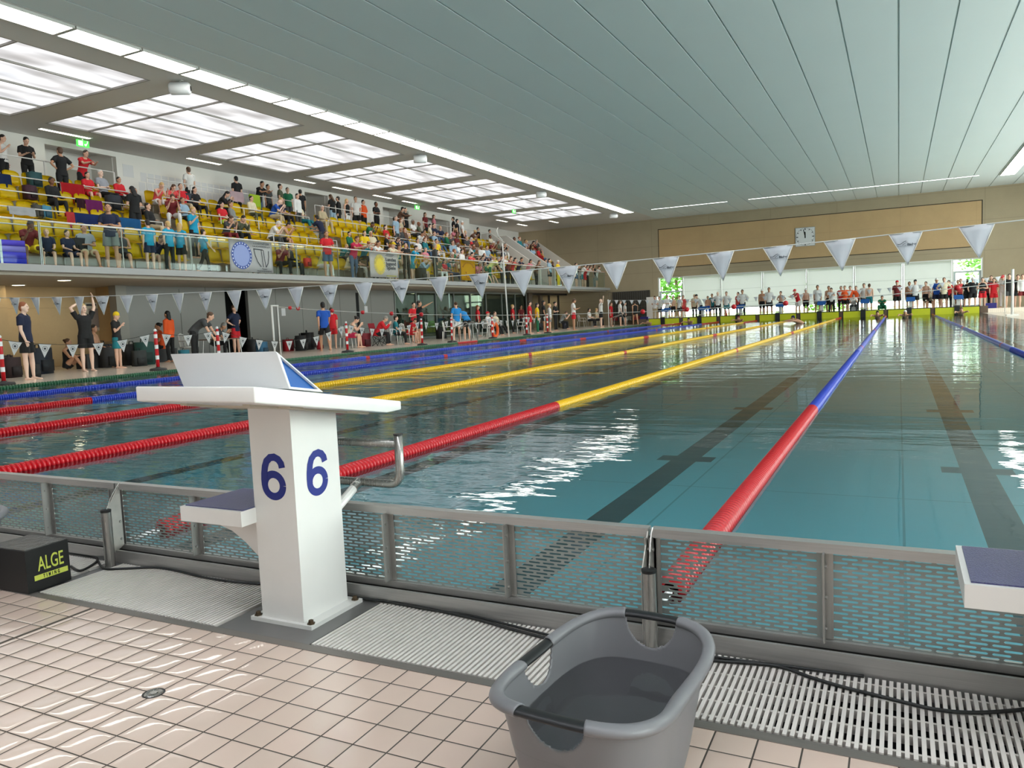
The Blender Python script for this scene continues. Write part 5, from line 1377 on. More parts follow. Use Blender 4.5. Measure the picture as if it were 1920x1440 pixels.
# ================================================================== people
X_ = Vector((1, 0, 0))
def evalmesh(bm, voxel, name, smooth_it=2):
    me = bpy.data.meshes.new('tmp'); bm.to_mesh(me); bm.free()
    o = bpy.data.objects.new('tmp', me); COL.objects.link(o)
    r = o.modifiers.new('r', 'REMESH'); r.mode = 'VOXEL'; r.voxel_size = voxel; r.use_smooth_shade = True
    if smooth_it: s = o.modifiers.new('s', 'SMOOTH'); s.iterations = smooth_it; s.factor = .5
    dg = bpy.context.evaluated_depsgraph_get()
    d = bpy.data.meshes.new_from_object(o.evaluated_get(dg)); d.name = name
    bpy.data.objects.remove(o); bpy.data.meshes.remove(me)
    d.materials.clear(); d.materials.append(None)
    for p in d.polygons: p.use_smooth = True; p.material_index = 0
    return d
def D(x, y, z): return Vector((x, y, z)).normalized()
POSES = {
 'stand':  dict(),
 'relax':  dict(armR=(D(.12, .05, -1), D(.0, .35, -1)), armL=(D(-.25, -.1, -1), D(.35, .25, -1)), legL=(D(-.14, .05, -1), D(-.02, 0, -1))),
 'hips':   dict(armR=(D(.75, -.2, -.8), D(-.75, .25, -.45)), armL=(D(-.75, -.2, -.8), D(.75, .25, -.45))),
 'cross':  dict(armR=(D(.3, .15, -1), D(-.95, .45, .15)), armL=(D(-.3, .15, -1), D(.95, .5, .10))),
 'read':   dict(armR=(D(.15, .15, -1), D(-.45, .9, .25)), armL=(D(-.15, .15, -1), D(.45, .9, .25)), nod=.45),
 'phone':  dict(armR=(D(.2, .3, -1), D(-.25, .7, .75)), nod=.2),
 'point':  dict(armR=(D(.25, .85, .35), D(.1, .9, .45))),
 'wave':   dict(armR=(D(.75, .25, .55), D(.35, .1, .95))),
 'stretch': dict(armR=(D(.45, -.05, .9), D(-.75, -.1, .45)), armL=(D(-.45, -.05, .95), D(.1, 0, 1))),
 'lean':   dict(lean=.50, pz=.91, py=-.16, armR=(D(.1, .85, -.6), D(-.35, .9, .1)), armL=(D(-.1, .85, -.6), D(.35, .9, .1)), legR=(D(.08, .10, -1), D(0, .0, -1)), legL=(D(-.08, .05, -1), D(0, -.06, -1))),
 'bend':   dict(lean=1.15, pz=.90, py=-.2, armR=(D(.1, .5, -1), D(0, .5, -.8)), armL=(D(-.1, .5, -1), D(0, .5, -.8)), nod=-.2),
 'walk':   dict(armR=(D(.1, .45, -1), D(0, .7, -.8)), armL=(D(-.1, -.45, -1), D(0, .0, -1)), legR=(D(.03, -.35, -1), D(0, -.5, -.9)), legL=(D(-.03, .45, -1), D(0, .05, -1)), pz=.90),
 'sit':    dict(pz=.53, lean=.05, armR=(D(.12, .3, -1), D(-.15, .95, -.25)), armL=(D(-.12, .3, -1), D(.15, .95, -.25)), legR=(D(.18, 1, .0), D(0, .05, -1)), legL=(D(-.18, 1, .0), D(0, .05, -1))),
 'sitlean': dict(pz=.53, lean=.62, armR=(D(.1, .55, -.85), D(-.25, .55, .75)), armL=(D(-.1, .55, -.85), D(.25, .55, .75)), legR=(D(.22, 1, .02), D(0, -.05, -1)), legL=(D(-.22, 1, .02), D(0, .1, -1)), nod=.3),
 'sitback': dict(pz=.52, lean=-.18, armR=(D(.2, .3, -1), D(-.75, .6, .05)), armL=(D(-.2, .3, -1), D(.75, .6, .05)), legR=(D(.12, 1, -.08), D(.1, .35, -1)), legL=(D(-.12, 1, -.08), D(0, .5, -.9))),
 'floor':  dict(pz=.14, lean=.12, armR=(D(.25, .6, -.7), D(-.2, .95, .1)), armL=(D(-.35, -.4, -1), D(0, -.2, -1)), legR=(D(.12, .8, .75), D(0, .55, -.9)), legL=(D(-.2, .8, .6), D(0, .6, -.7))),
 'crouch': dict(pz=.34, lean=.55, armR=(D(.1, .7, -.5), D(-.3, .8, .1)), armL=(D(-.1, .7, -.5), D(.3, .8, .1)), legR=(D(.25, .95, .32), D(0, -.35, -.95)), legL=(D(-.25, .95, .3), D(0, -.35, -.95))),
 'swim':   dict(lean=1.35, pz=.0, armR=(D(.45, .9, .2), D(.1, 1, -.2)), armL=(D(-.45, .9, .2), D(-.1, 1, -.2)), nod=-.9, legR=(D(.05, -1, -.1), D(0, -1, -.1)), legL=(D(-.05, -1, -.1), D(0, -1, -.1))),
}
def joints(p):
    d = dict(lean=0, pz=.95, py=0, nod=0, armR=(D(.10, .0, -1), D(.0, .12, -1)), armL=(D(-.10, .0, -1), D(0, .12, -1)), legR=(D(.05, 0, -1), D(.0, 0, -1)), legL=(D(-.05, 0, -1), D(.0, 0, -1)))
    d.update(p); L = d['lean']
    def up(z, y=0.0, a=L): return Vector((0, math.sin(a)*z + math.cos(a)*y, math.cos(a)*z - math.sin(a)*y))
    P = Vector((0, d['py'], d['pz'])); J = dict(pel=P)
    b1 = up(.16, 0, L*.55); J['waist'] = P + b1; J['chest'] = J['waist'] + up(.20, 0, L*.9); J['sho'] = J['chest'] + up(.13, -.01, L*1.05)
    J['neck'] = J['sho'] + up(.075, .01, L*.9); a = L*.55 + d['nod']; J['head'] = J['neck'] + up(.125, .02, a); J['ha'] = a
    for s, sd in (('R', 1), ('L', -1)):
        sh = J['sho'] + Vector((sd*.175, 0, 0)) - up(.035, 0, L); e = sh + d['arm'+s][0]*.285; w = e + d['arm'+s][1]*.25
        J['sh'+s], J['el'+s], J['wr'+s], J['hd'+s] = sh, e, w, d['arm'+s][1]
        h = P + Vector((sd*.092, 0, -.03)); k_ = h + d['leg'+s][0]*.43; an = k_ + d['leg'+s][1]*.42
        J['hip'+s], J['kn'+s], J['an'+s] = h, k_, an
    return J
def hand(bm, w, d, sd):
    side = Vector((0, 1, 0)) if abs(d.y) < .8 else Vector((1, 0, 0)); side = (side - d*side.dot(d)).normalized(); nrm = d.cross(side).normalized()
    loft(bm, [w - d*.01, w + d*.03, w + d*.085], [(.024, .017), (.036, .017), (.038, .014)], 8, side)
    for i, (o, L) in enumerate(((-.028, .062), (-.010, .074), (.010, .070), (.028, .054))):
        b = w + d*.08 + side*o; c1 = b + d*L*.5 + nrm*.004*sd; tube(bm, [b, c1, c1 + (d*.85 + nrm*.45*sd)*L*.5], [.0105, .010, .0085], 6)
    b = w + d*.025 + side*.030*(1 if d.z < 0 else 1); tube(bm, [b, b + d*.025 + side*.028, b + d*.055 + side*.034], [.013, .0115, .0095], 6)
def torso(bm, J, g, z0=-.06, neck=True, top=1.0):
    p = J['pel']; dn = (J['waist'] - p).normalized()
    pts = [p + dn*z0, p + dn*.02, J['waist'] - dn*.03, (J['waist'] + J['chest'])*.5, J['chest'], (J['chest']*.4 + J['sho']*.6), J['sho'] + (J['neck']-J['sho'])*.25]
    rad = [((.150 if g == 0 else .166)+g, (.105 if g == 0 else .121)+g), (.163+g, .115+g), (.140+g, .100+g), (.148+g, .108+g), (.168+g, .115+g), (.168+g, .10+g), (.085+g, .07+g)]
    loft(bm, pts, rad, 16, X_)
def arm(bm, J, s, g, f0=0.0, f1=2.0):
    A, E_, Wv = J['sh'+s], J['el'+s], J['wr'+s]; sd = 1 if s == 'R' else -1
    pts = [J['sho'] + Vector((sd*.07, 0, -.0)), A, A.lerp(E_, .5), E_, E_.lerp(Wv, .35), Wv]; r = [.062+g, .056+g, .045+g, .038+g, .037+g, .024+g]
    if f1 <= 1: pts = [pts[0], A, A.lerp(E_, f1)]; r = [.062+g, .058+g, .052+g*1.6]
    loft(bm, pts, r, 10)
def leg(bm, J, s, g, f=2.0, gl=0.0):
    H, K, A = J['hip'+s], J['kn'+s], J['an'+s]
    pts = [H + (H-K).normalized()*.03, H.lerp(K, .25), H.lerp(K, .6), K, K.lerp(A, .3), K.lerp(A, .7), A]; r = [.088+g, .086+g, .068+g, .052+g, .056+g, .040+g, .033+g+gl]
    if f < 1: n_ = H.lerp(K, f); pts = [pts[0], pts[1], n_]; r = [.090+g, .088+g, .078+g+gl]
    loft(bm, pts, r, 12)
def headball(bm, J, r, off, seg=16):
    a = J['ha']; c = J['head'] + Vector((0, math.cos(a)*off[1] + math.sin(a)*off[2], math.cos(a)*off[2] - math.sin(a)*off[1])) + Vector((off[0], 0, 0))
    n0 = len(bm.verts); ball(bm, (0, 0, 0), r, seg, 12); bm.verts.ensure_lookup_table()
    m = Matrix.Rotation(-a, 3, 'X')
    for v in bm.verts[n0:]: v.co = m @ v.co + c
TPL = {}
def template(pose):
    if pose in TPL: return TPL[pose]
    J = joints(POSES[pose]); T = {'J': J}
    bm = B(); torso(bm, J, 0)
    for s in 'RL':
        arm(bm, J, s, 0); leg(bm, J, s, 0); hand(bm, J['wr'+s], J['hd'+s], 1 if s == 'R' else -1)
        A = J['an'+s]
        if pose == 'swim': tube(bm, [A, A + Vector((0, -.08, -.03)), A + Vector((0, -.2, -.05))], [.035, .035, .02], 8)
        else:
            f = Vector((0, 1, 0)); z = min(A.z - .045, A.z - .03) if A.z > .06 else A.z
            loft(bm, [A + Vector((0, -.05, -.05)), A + Vector((0, .02, -.045)), A + Vector((0, .10, -.058)), A + Vector((0, .185, -.066))], [(.03, .03), (.038, .034), (.044, .022), (.034, .012)], 10, X_)
    loft(bm, [J['sho'], J['neck'], J['neck'].lerp(J['head'], .5)], [.062, .052, .05], 12)
    headball(bm, J, (.074, .092, .115), (0, 0, .0)); headball(bm, J, (.056, .06, .06), (0, .028, -.062))
    headball(bm, J, (.014, .022, .026), (0, .094, -.012), 8)
    for sd in (-1, 1): headball(bm, J, (.014, .024, .034), (sd*.076, -.005, -.01), 8)
    body = evalmesh(bm, .0125, 'body_' + pose)
    ex = B()
    for sd in (-1, 1): headball(ex, J, (.014, .008, .008), (sd*.030, .086, .012), 8)
    for f in ex.faces: f.material_index = 1
    n1 = len(ex.faces); headball(ex, J, (.024, .008, .007), (0, .088, -.058), 8)
    ex.faces.ensure_lookup_table()
    for f in ex.faces[n1:]: f.material_index = 2
    ex.from_mesh(body); ex.to_mesh(body); ex.free()
    body.materials.append(mat('eye_dark', (40, 28, 24), .3)); body.materials.append(mat('lips', (150, 84, 76), .5))
    T['body'] = body
    def mk(name, fn, vox=.016):
        b = B(); fn(b); T[name] = evalmesh(b, vox, name)
    mk('tee', lambda b: (torso(b, J, .015, -.10), arm(b, J, 'R', .014, f1=.62), arm(b, J, 'L', .014, f1=.62)))
    mk('long', lambda b: (torso(b, J, .018, -.11), arm(b, J, 'R', .014), arm(b, J, 'L', .014)))
    mk('tank', lambda b: torso(b, J, .011, -.07))
    def low(b, g, f, gl=0.0, zt=.06):
        dn = (J['waist'] - J['pel']).normalized()
        loft(b, [J['pel'] - dn*.09, J['pel'] - dn*.0, J['pel'] + dn*zt], [(.13+g, .10+g), (.165+g, .118+g), (.152+g, .108+g)], 14, X_)
        leg(b, J, 'R', g, f, gl); leg(b, J, 'L', g, f, gl)
    mk('shorts', lambda b: low(b, .012, .72, .02)); mk('briefs', lambda b: low(b, .006, .28)); mk('jammers', lambda b: low(b, .006, .82)); mk('trousers', lambda b: low(b, .012, 2, .015))
    mk('short', lambda b: (headball(b, J, (.083, .096, .095), (0, -.020, .036)), headball(b, J, (.078, .06, .09), (0, -.045, -.01))), .014)
    mk('longhair', lambda b: (headball(b, J, (.086, .098, .098), (0, -.022, .034)), headball(b, J, (.092, .055, .16), (0, -.062, -.09)), headball(b, J, (.085, .04, .09), (0, -.085, -.22))), .014)
    mk('bun', lambda b: (headball(b, J, (.083, .096, .095), (0, -.020, .034)), headball(b, J, (.042, .042, .042), (0, -.115, .06))), .014)
    mk('swimcap', lambda b: headball(b, J, (.081, .100, .102), (0, -.010, .036)), .014)
    mk('brimcap', lambda b: (headball(b, J, (.084, .100, .085), (0, -.012, .045)), headball(b, J, (.062, .075, .012), (0, .11, .045))), .012)
    TPL[pose] = T
    return T
SKIN = {'fair': (222, 176, 152), 'tan': (196, 146, 116), 'brown': (128, 86, 64), 'pale': (232, 196, 176)}
HAIR = {'dark-haired': (36, 27, 23), 'black-haired': (18, 16, 16), 'brown-haired': (84, 58, 40), 'blond': (196, 160, 104), 'ginger': (142, 80, 46), 'white-haired': (214, 210, 204), 'grey-haired': (140, 136, 130)}
COLR = {'black': (22, 22, 24), 'navy': (22, 30, 58), 'blue': (24, 78, 170), 'bright blue': (30, 130, 200), 'turquoise': (22, 148, 186), 'teal': (28, 118, 128), 'red': (202, 28, 40), 'crimson': (186, 34, 74), 'maroon': (112, 30, 34), 'white': (226, 224, 222),
 'cream': (216, 204, 176), 'beige': (190, 172, 140), 'grey': (130, 132, 130), 'dark grey': (64, 66, 68), 'olive': (82, 86, 66), 'green': (28, 106, 72), 'yellow': (232, 196, 30), 'pale yellow': (216, 214, 140), 'lime': (190, 222, 70), 'orange': (238, 92, 36), 'pink': (220, 130, 146), 'denim': (70, 96, 128),
 'brown': (96, 66, 50), 'pale blue': (150, 176, 196), 'checked grey': (150, 152, 160), 'purple': (120, 50, 120), 'coral': (226, 84, 84)}
def cm(c): return mat('cloth_' + c.replace(' ', '_'), COLR[c], .85, var=.06, scale=5)
HAIRST = {'s': 'short', 'l': 'longhair', 'b': 'bun'}
PEOPLE = []
PHR = {'stand': 'standing', 'relax': 'standing', 'hips': 'standing hands on hips', 'cross': 'standing with crossed arms', 'read': 'reading a sheet', 'phone': 'holding something up', 'point': 'pointing ahead', 'wave': 'raising one arm', 'stretch': 'stretching arms overhead',
       'lean': 'leaning forward', 'bend': 'bending down', 'walk': 'walking', 'sit': 'seated', 'sitlean': 'seated leaning forward', 'sitback': 'seated leaning back', 'floor': 'sitting on the deck floor', 'crouch': 'crouching', 'swim': 'swimming'}
LOWN = {'shorts': 'shorts', 'trousers': 'trousers', 'jammers': 'swim shorts', 'briefs': 'swim briefs', None: ''}
def person(loc, face, pose, hair, hst, skin, top, topk, low, lowk, zone, grp, h=1.74, bag_=None):
    """face: world heading in degrees (0 = towards +Y)"""
    T = template(pose); sc = h / 1.74; loc = Vector(loc)
    for _ in range(30):
        if all((q[0].location - loc).length > (.34 if 'far' in zone or 'water' in zone else .40) for q in PEOPLE): break
        loc.y += .07
    t = bpy.data.objects.new('person', T['body']); COL.objects.link(t); setmat(t, 0, mat('skin_' + skin, SKIN[skin], .55, spec=.4))
    t.location = loc; t.rotation_euler = (0, 0, math.radians(face)); t.scale = (sc, sc, sc)
    t['category'] = 'person'; t['group'] = grp
    if top and topk: inst({'tee': 'shirt', 'long': 'jacket', 'tank': 'tank_top'}[topk], T[topk], [cm(top)], t)
    if low: inst({'shorts': 'shorts', 'trousers': 'trousers', 'jammers': 'swim_shorts', 'briefs': 'swim_briefs'}[lowk], T[lowk], [cm(low)], t)
    if hst in HAIRST: inst('hair', T[HAIRST[hst]], [mat('hair_' + hair.split('-')[0], HAIR[hair], .6)], t); who = hair + ' person'
    elif hst == 'bald': who = 'bald person'
    else:
        k_, c = hst.split(':'); inst('swim_cap' if k_ == 'swimcap' else 'cap', T[k_], [cm(c)], t); who = 'person with %s %s' % (c, 'swim cap' if k_ == 'swimcap' else 'cap')
    tk = {'tee': 'shirt', 'long': 'jacket', 'tank': 'top'}.get(topk, '')
    clothes = ('in %s %s' % (top, tk) if top else 'bare-chested')
    if low and not (top == low): clothes += (' and %s %s' % (low, LOWN[lowk]) if top else ' in %s %s' % (low, LOWN[lowk]))
    elif low: clothes += ' and ' + LOWN[lowk]
    PEOPLE.append((t, who, clothes, PHR[pose], zone, proj(t.location)[0]))
    return t
SEATP = {'sit', 'sitlean', 'sitback'}
# --- gallery: (column in the photo, place, pose, hair colour, hair style, skin, top colour, top kind, lower colour, lower kind, height, heading)
# places: F = at the front rail, 0-4 = on that seat row, a0-a4 = standing on that row, T = top aisle
G = '''
3,T,phone,dark-haired,s,fair,white,tank,black,trousers,1.7,-60
48,T,read,dark-haired,b,fair,black,tee,black,trousers,1.76,-100
113,a4,hips,brown-haired,s,tan,black,tee,black,trousers,1.74,90
157,T,lean,dark-haired,s,fair,red,tee,black,shorts,1.72,-90
152,4,sit,dark-haired,s,fair,red,tee,red,shorts,1.5,-90
203,4,sitback,white-haired,s,pale,checked grey,tee,black,trousers,1.74,-80
186,4,sit,dark-haired,s,tan,red,long,black,trousers,1.5,-90
240,4,sitlean,blond,s,fair,coral,tank,white,shorts,1.6,-90
103,3,sit,dark-haired,s,brown,black,long,black,trousers,1.6,-90
250,a2,read,black-haired,l,fair,black,tee,black,shorts,1.72,80
285,4,sitlean,brown-haired,l,fair,coral,tee,dark grey,trousers,1.6,-100
317,4,sitback,brown-haired,b,fair,red,long,beige,trousers,1.7,-110
354,T,relax,brown-haired,s,fair,white,tee,black,trousers,1.78,80
346,4,sit,black-haired,s,fair,black,tee,black,trousers,1.6,-90
403,4,sitlean,black-haired,l,fair,black,long,black,trousers,1.7,-60
406,3,sit,black-haired,s,fair,red,tee,lime,shorts,1.6,-90
272,3,sit,dark-haired,s,tan,dark grey,tee,black,shorts,1.66,-90
288,3,sitlean,brown-haired,s,fair,maroon,tee,white,trousers,1.7,-120
325,3,sitback,brown-haired,s,tan,pale blue,tee,black,shorts,1.6,-90
300,2,sitback,dark-haired,s,fair,black,long,beige,trousers,1.7,-70
361,a1,phone,blond,b,fair,turquoise,tee,black,trousers,1.72,-80
204,F,cross,dark-haired,s,tan,navy,tee,grey,shorts,1.84,-130
27,0,sitlean,dark-haired,s,brown,maroon,tee,yellow,shorts,1.72,-100
88,0,sit,blond,s,fair,navy,tee,black,shorts,1.40,-120
117,0,sit,dark-haired,s,fair,navy,tee,navy,shorts,1.42,-90
174,0,sitback,brown-haired,s,tan,checked grey,tee,beige,shorts,1.74,-110
230,0,sitback,brown-haired,l,tan,dark grey,tank,black,shorts,1.70,-120
276,F,stand,dark-haired,s,fair,turquoise,tee,navy,shorts,1.50,80
314,F,relax,blond,s,fair,turquoise,tee,black,trousers,1.52,90
336,F,stand,blond,l,fair,turquoise,tee,black,shorts,1.50,20
379,F,walk,dark-haired,s,fair,turquoise,tee,black,trousers,1.42,-20
300,0,sitlean,brown-haired,s,fair,navy,long,beige,shorts,1.6,-90
425,3,sitback,brown-haired,s,tan,grey,long,beige,trousers,1.74,-60
440,2,sitlean,dark-haired,s,fair,olive,long,black,trousers,1.7,-90
412,2,sitlean,brown-haired,l,fair,dark grey,tee,maroon,trousers,1.6,-90
443,T,stand,black-haired,s,fair,black,tee,black,trousers,1.76,80
488,T,lean,dark-haired,s,tan,black,tee,denim,trousers,1.78,-90
502,T,stand,black-haired,s,tan,dark grey,tee,black,trousers,1.66,-90
525,T,relax,dark-haired,s,fair,olive,tee,black,trousers,1.78,-60
539,T,stand,black-haired,s,fair,green,tee,dark grey,shorts,1.68,-120
563,T,stand,black-haired,s,tan,black,tee,black,trousers,1.70,60
557,a4,stand,dark-haired,s,fair,white,long,dark grey,trousers,1.60,-90
508,4,sitlean,white-haired,bald,pale,blue,tee,beige,trousers,1.72,-60
535,4,sitback,grey-haired,s,fair,cream,tee,teal,trousers,1.72,-80
478,4,sit,dark-haired,s,fair,cream,long,olive,trousers,1.6,-90
498,2,sitlean,white-haired,s,pale,white,tee,dark grey,trousers,1.66,-60
520,2,sitlean,dark-haired,s,tan,beige,tank,black,shorts,1.66,-60
530,0,sitlean,dark-haired,s,tan,maroon,tee,black,trousers,1.76,-110
546,0,sit,black-haired,s,tan,black,long,black,trousers,1.70,-60
455,0,sit,dark-haired,s,fair,dark grey,tee,black,trousers,1.6,-80
598,a2,lean,black-haired,s,tan,navy,tee,dark grey,shorts,1.74,90
612,F,cross,brown-haired,l,tan,red,tee,denim,shorts,1.80,-120
597,0,sitlean,white-haired,bald,pale,pale yellow,tee,white,trousers,1.70,-80
641,1,sitlean,blond,s,fair,teal,long,black,trousers,1.4,-90
646,0,sitlean,brown-haired,s,brown,cream,tee,beige,trousers,1.6,-90
640,2,sit,black-haired,s,fair,green,long,black,trousers,1.5,-90
666,F,lean,brown-haired,s,tan,crimson,tee,denim,trousers,1.84,-100
687,1,sitlean,ginger,l,fair,orange,tee,black,trousers,1.6,-90
706,F,lean,dark-haired,s,tan,white,tee,dark grey,trousers,1.76,-95
734,F,lean,blond,brimcap:yellow,fair,cream,tee,beige,trousers,1.76,-95
745,F,lean,brown-haired,l,tan,cream,tank,denim,shorts,1.70,-90
622,T,read,brown-haired,l,fair,black,tee,pale blue,trousers,1.76,90
634,T,stand,dark-haired,s,fair,black,long,black,trousers,1.70,120
650,T,stand,blond,l,fair,black,tank,white,trousers,1.66,-90
667,T,relax,brown-haired,s,fair,white,tee,black,shorts,1.86,-130
681,T,hips,dark-haired,s,fair,orange,long,black,trousers,1.76,-90
705,T,cross,dark-haired,s,brown,black,tee,black,trousers,1.78,-90
742,a3,stand,grey-haired,s,fair,pale blue,tee,dark grey,trousers,1.76,-90
751,T,lean,dark-haired,s,fair,brown,long,black,trousers,1.80,-60
760,T,stand,black-haired,s,fair,black,tee,black,trousers,1.76,-90
776,F,lean,dark-haired,s,fair,turquoise,tee,teal,shorts,1.72,-80
760,F,stand,black-haired,s,fair,black,tee,black,trousers,1.70,-120
797,T,stand,brown-haired,l,fair,maroon,tee,black,trousers,1.70,-90
813,T,relax,brown-haired,l,fair,pink,tee,beige,trousers,1.66,-60
815,F,stand,grey-haired,s,tan,dark grey,long,dark grey,trousers,1.82,-40
850,T,stand,dark-haired,s,fair,black,tee,black,trousers,1.74,120
857,a4,stand,black-haired,s,fair,black,tee,black,trousers,1.76,-60
866,a4,relax,blond,brimcap:white,fair,white,tee,black,trousers,1.70,-60
866,F,stand,black-haired,s,fair,white,tee,grey,trousers,1.70,-90
882,F,lean,black-haired,s,fair,coral,tee,black,trousers,1.70,-90
924,F,bend,grey-haired,s,tan,pale yellow,tee,green,trousers,1.80,-60
944,F,lean,grey-haired,s,fair,white,tee,black,trousers,1.78,-90
955,F,lean,brown-haired,s,fair,maroon,tee,black,trousers,1.72,-90
963,F,lean,black-haired,l,fair,red,tee,black,trousers,1.66,-90
975,F,lean,black-haired,s,tan,navy,tee,black,trousers,1.72,-90
992,F,lean,black-haired,l,tan,pink,tee,black,trousers,1.66,-90
1008,F,lean,brown-haired,l,tan,brown,tee,black,trousers,1.66,-90
1030,F,stand,dark-haired,s,fair,pale blue,tee,dark grey,shorts,1.74,-90
1046,F,stand,blond,brimcap:white,fair,yellow,tee,yellow,trousers,1.70,-90
1058,F,stand,dark-haired,s,fair,white,tank,denim,shorts,1.66,-90
1068,F,lean,black-haired,s,fair,black,tee,black,shorts,1.66,-90
1086,F,lean,brown-haired,s,fair,white,tee,teal,shorts,1.76,-60
1095,F,lean,black-haired,s,fair,red,tee,red,shorts,1.70,-90
1104,F,lean,brown-haired,l,fair,white,tee,black,trousers,1.70,-60
1117,F,stand,black-haired,l,tan,black,tank,grey,trousers,1.72,-90
1134,F,lean,brown-haired,s,fair,white,tee,grey,shorts,1.72,-90
'''
XT = -25.1
TAKEN = set()
def gplace(u, place, pose):
    if place == 'F': x, z = (-20.32 if pose in ('lean', 'bend') else -20.22), GZ
    elif place == 'T': x, z = (-24.92 if pose == 'lean' else XT), 5.62
    elif place[0] == 'a': kk = int(place[1]); x, z = gx(kk) + .26, gz(kk)
    else: kk = int(place); x, z = gx(kk) + .02, gz(kk)
    hz = z + (1.5 if place[0] in 'FTa' else 1.1)
    if place == 'T' and u > 905: x = -25.4
    y = y_for(u, x, hz)
    if place == 'F' and u > 1050: y = 50.6 + (u - 1050) / 84 * 5.2
    if place.isdigit():
        ys = sorted((a for a in SEATY if not (place == '0' and a > 49) and (int(place), round(a, 2)) not in TAKEN), key=lambda a: abs(a - y))
        if ys and abs(ys[0] - y) < 1.3: y = ys[0]; TAKEN.add((int(place), round(y, 2)))
        x += .05
    return Vector((x, min(y, 56.0), z))
ZN = {'F': 'at the glass balustrade', 'T': 'on the top gallery aisle', '0': 'in the front gallery row', '1': 'in the second gallery row', '2': 'in the third gallery row', '3': 'in the fourth gallery row', '4': 'in the top gallery row',
      'a0': 'before the front seat row', 'a1': 'between the first and second seat rows', 'a2': 'in the third gallery row', 'a3': 'in the fourth gallery row', 'a4': 'before the top seat row'}
for ln_ in G.strip().split('\n'):
    u, pl, po, hc, hs, sk, tc, tk, lc, lk, hh, fa = ln_.split(',')
    person(gplace(float(u), pl, po), float(fa), po, hc, hs, sk, tc, tk, lc, lk, ZN[pl], 'spectators in the gallery', float(hh))
# the denser, less distinct part of the crowd
rr = random.Random(11)
used = {(round(p[0].location.y, 1), round(p[0].location.x, 1)) for p in PEOPLE}
TOPS = ['black', 'white', 'maroon', 'navy', 'red', 'cream', 'grey', 'pink', 'brown', 'dark grey', 'pale blue', 'olive', 'beige', 'green', 'yellow', 'teal']
crowd = []
for k_ in range(5):
    for u in range(664 + 8*k_, 1010 - 22*(4-k_), 13):
        dens = .50 if u < 730 else .8
        if rr.random() > dens: continue
        crowd.append((u + rr.uniform(-3, 3), str(k_)))
for u in (590, 572, 556): crowd.append((u, '4'))
for u in (985, 991, 997, 1004, 1012): crowd.append((u, '4'))
for u, k_ in ((1020, '1'), (1026, '0'), (1036, '1'), (1000, '3'), (1010, '3')): crowd.append((u, k_))
for u, pl in crowd:
    po = rr.choice(['sit', 'sitlean', 'sitback', 'sit']); P_ = gplace(u, pl, po)
    if 45.6 < P_.y < 49.0 or P_.y > 53: continue
    if any(abs(q[0].location.x - P_.x) < .3 and abs(q[0].location.y - P_.y) < .42 for q in PEOPLE): continue
    person(P_, rr.uniform(-120, -60), po, rr.choice(list(HAIR)), rr.choice('sslsb'), rr.choice(['fair', 'tan', 'fair', 'pale', 'brown']), rr.choice(TOPS), rr.choice(['tee', 'tee', 'long']), rr.choice(['black', 'denim', 'dark grey', 'beige', 'white']), rr.choice(['trousers', 'shorts']), ZN[pl], 'spectators in the gallery', rr.uniform(1.55, 1.8))
for u, hc in ((896, 'black-haired'), (918, 'dark-haired')):
    person(Vector((-25.3, y_for(u, -25.3, 6.9), 5.3)), -90, 'stand', hc, 's', 'fair', 'black' if u < 900 else 'olive', 'tee', 'black', 'trousers', 'on the landing behind the stair walls', 'spectators in the gallery', 1.72)
bm = B(); box(bm, -26.2, -24.62, 46.3, 57, 5.1, 5.3); struct('floor_landing', bm, M_STEP)

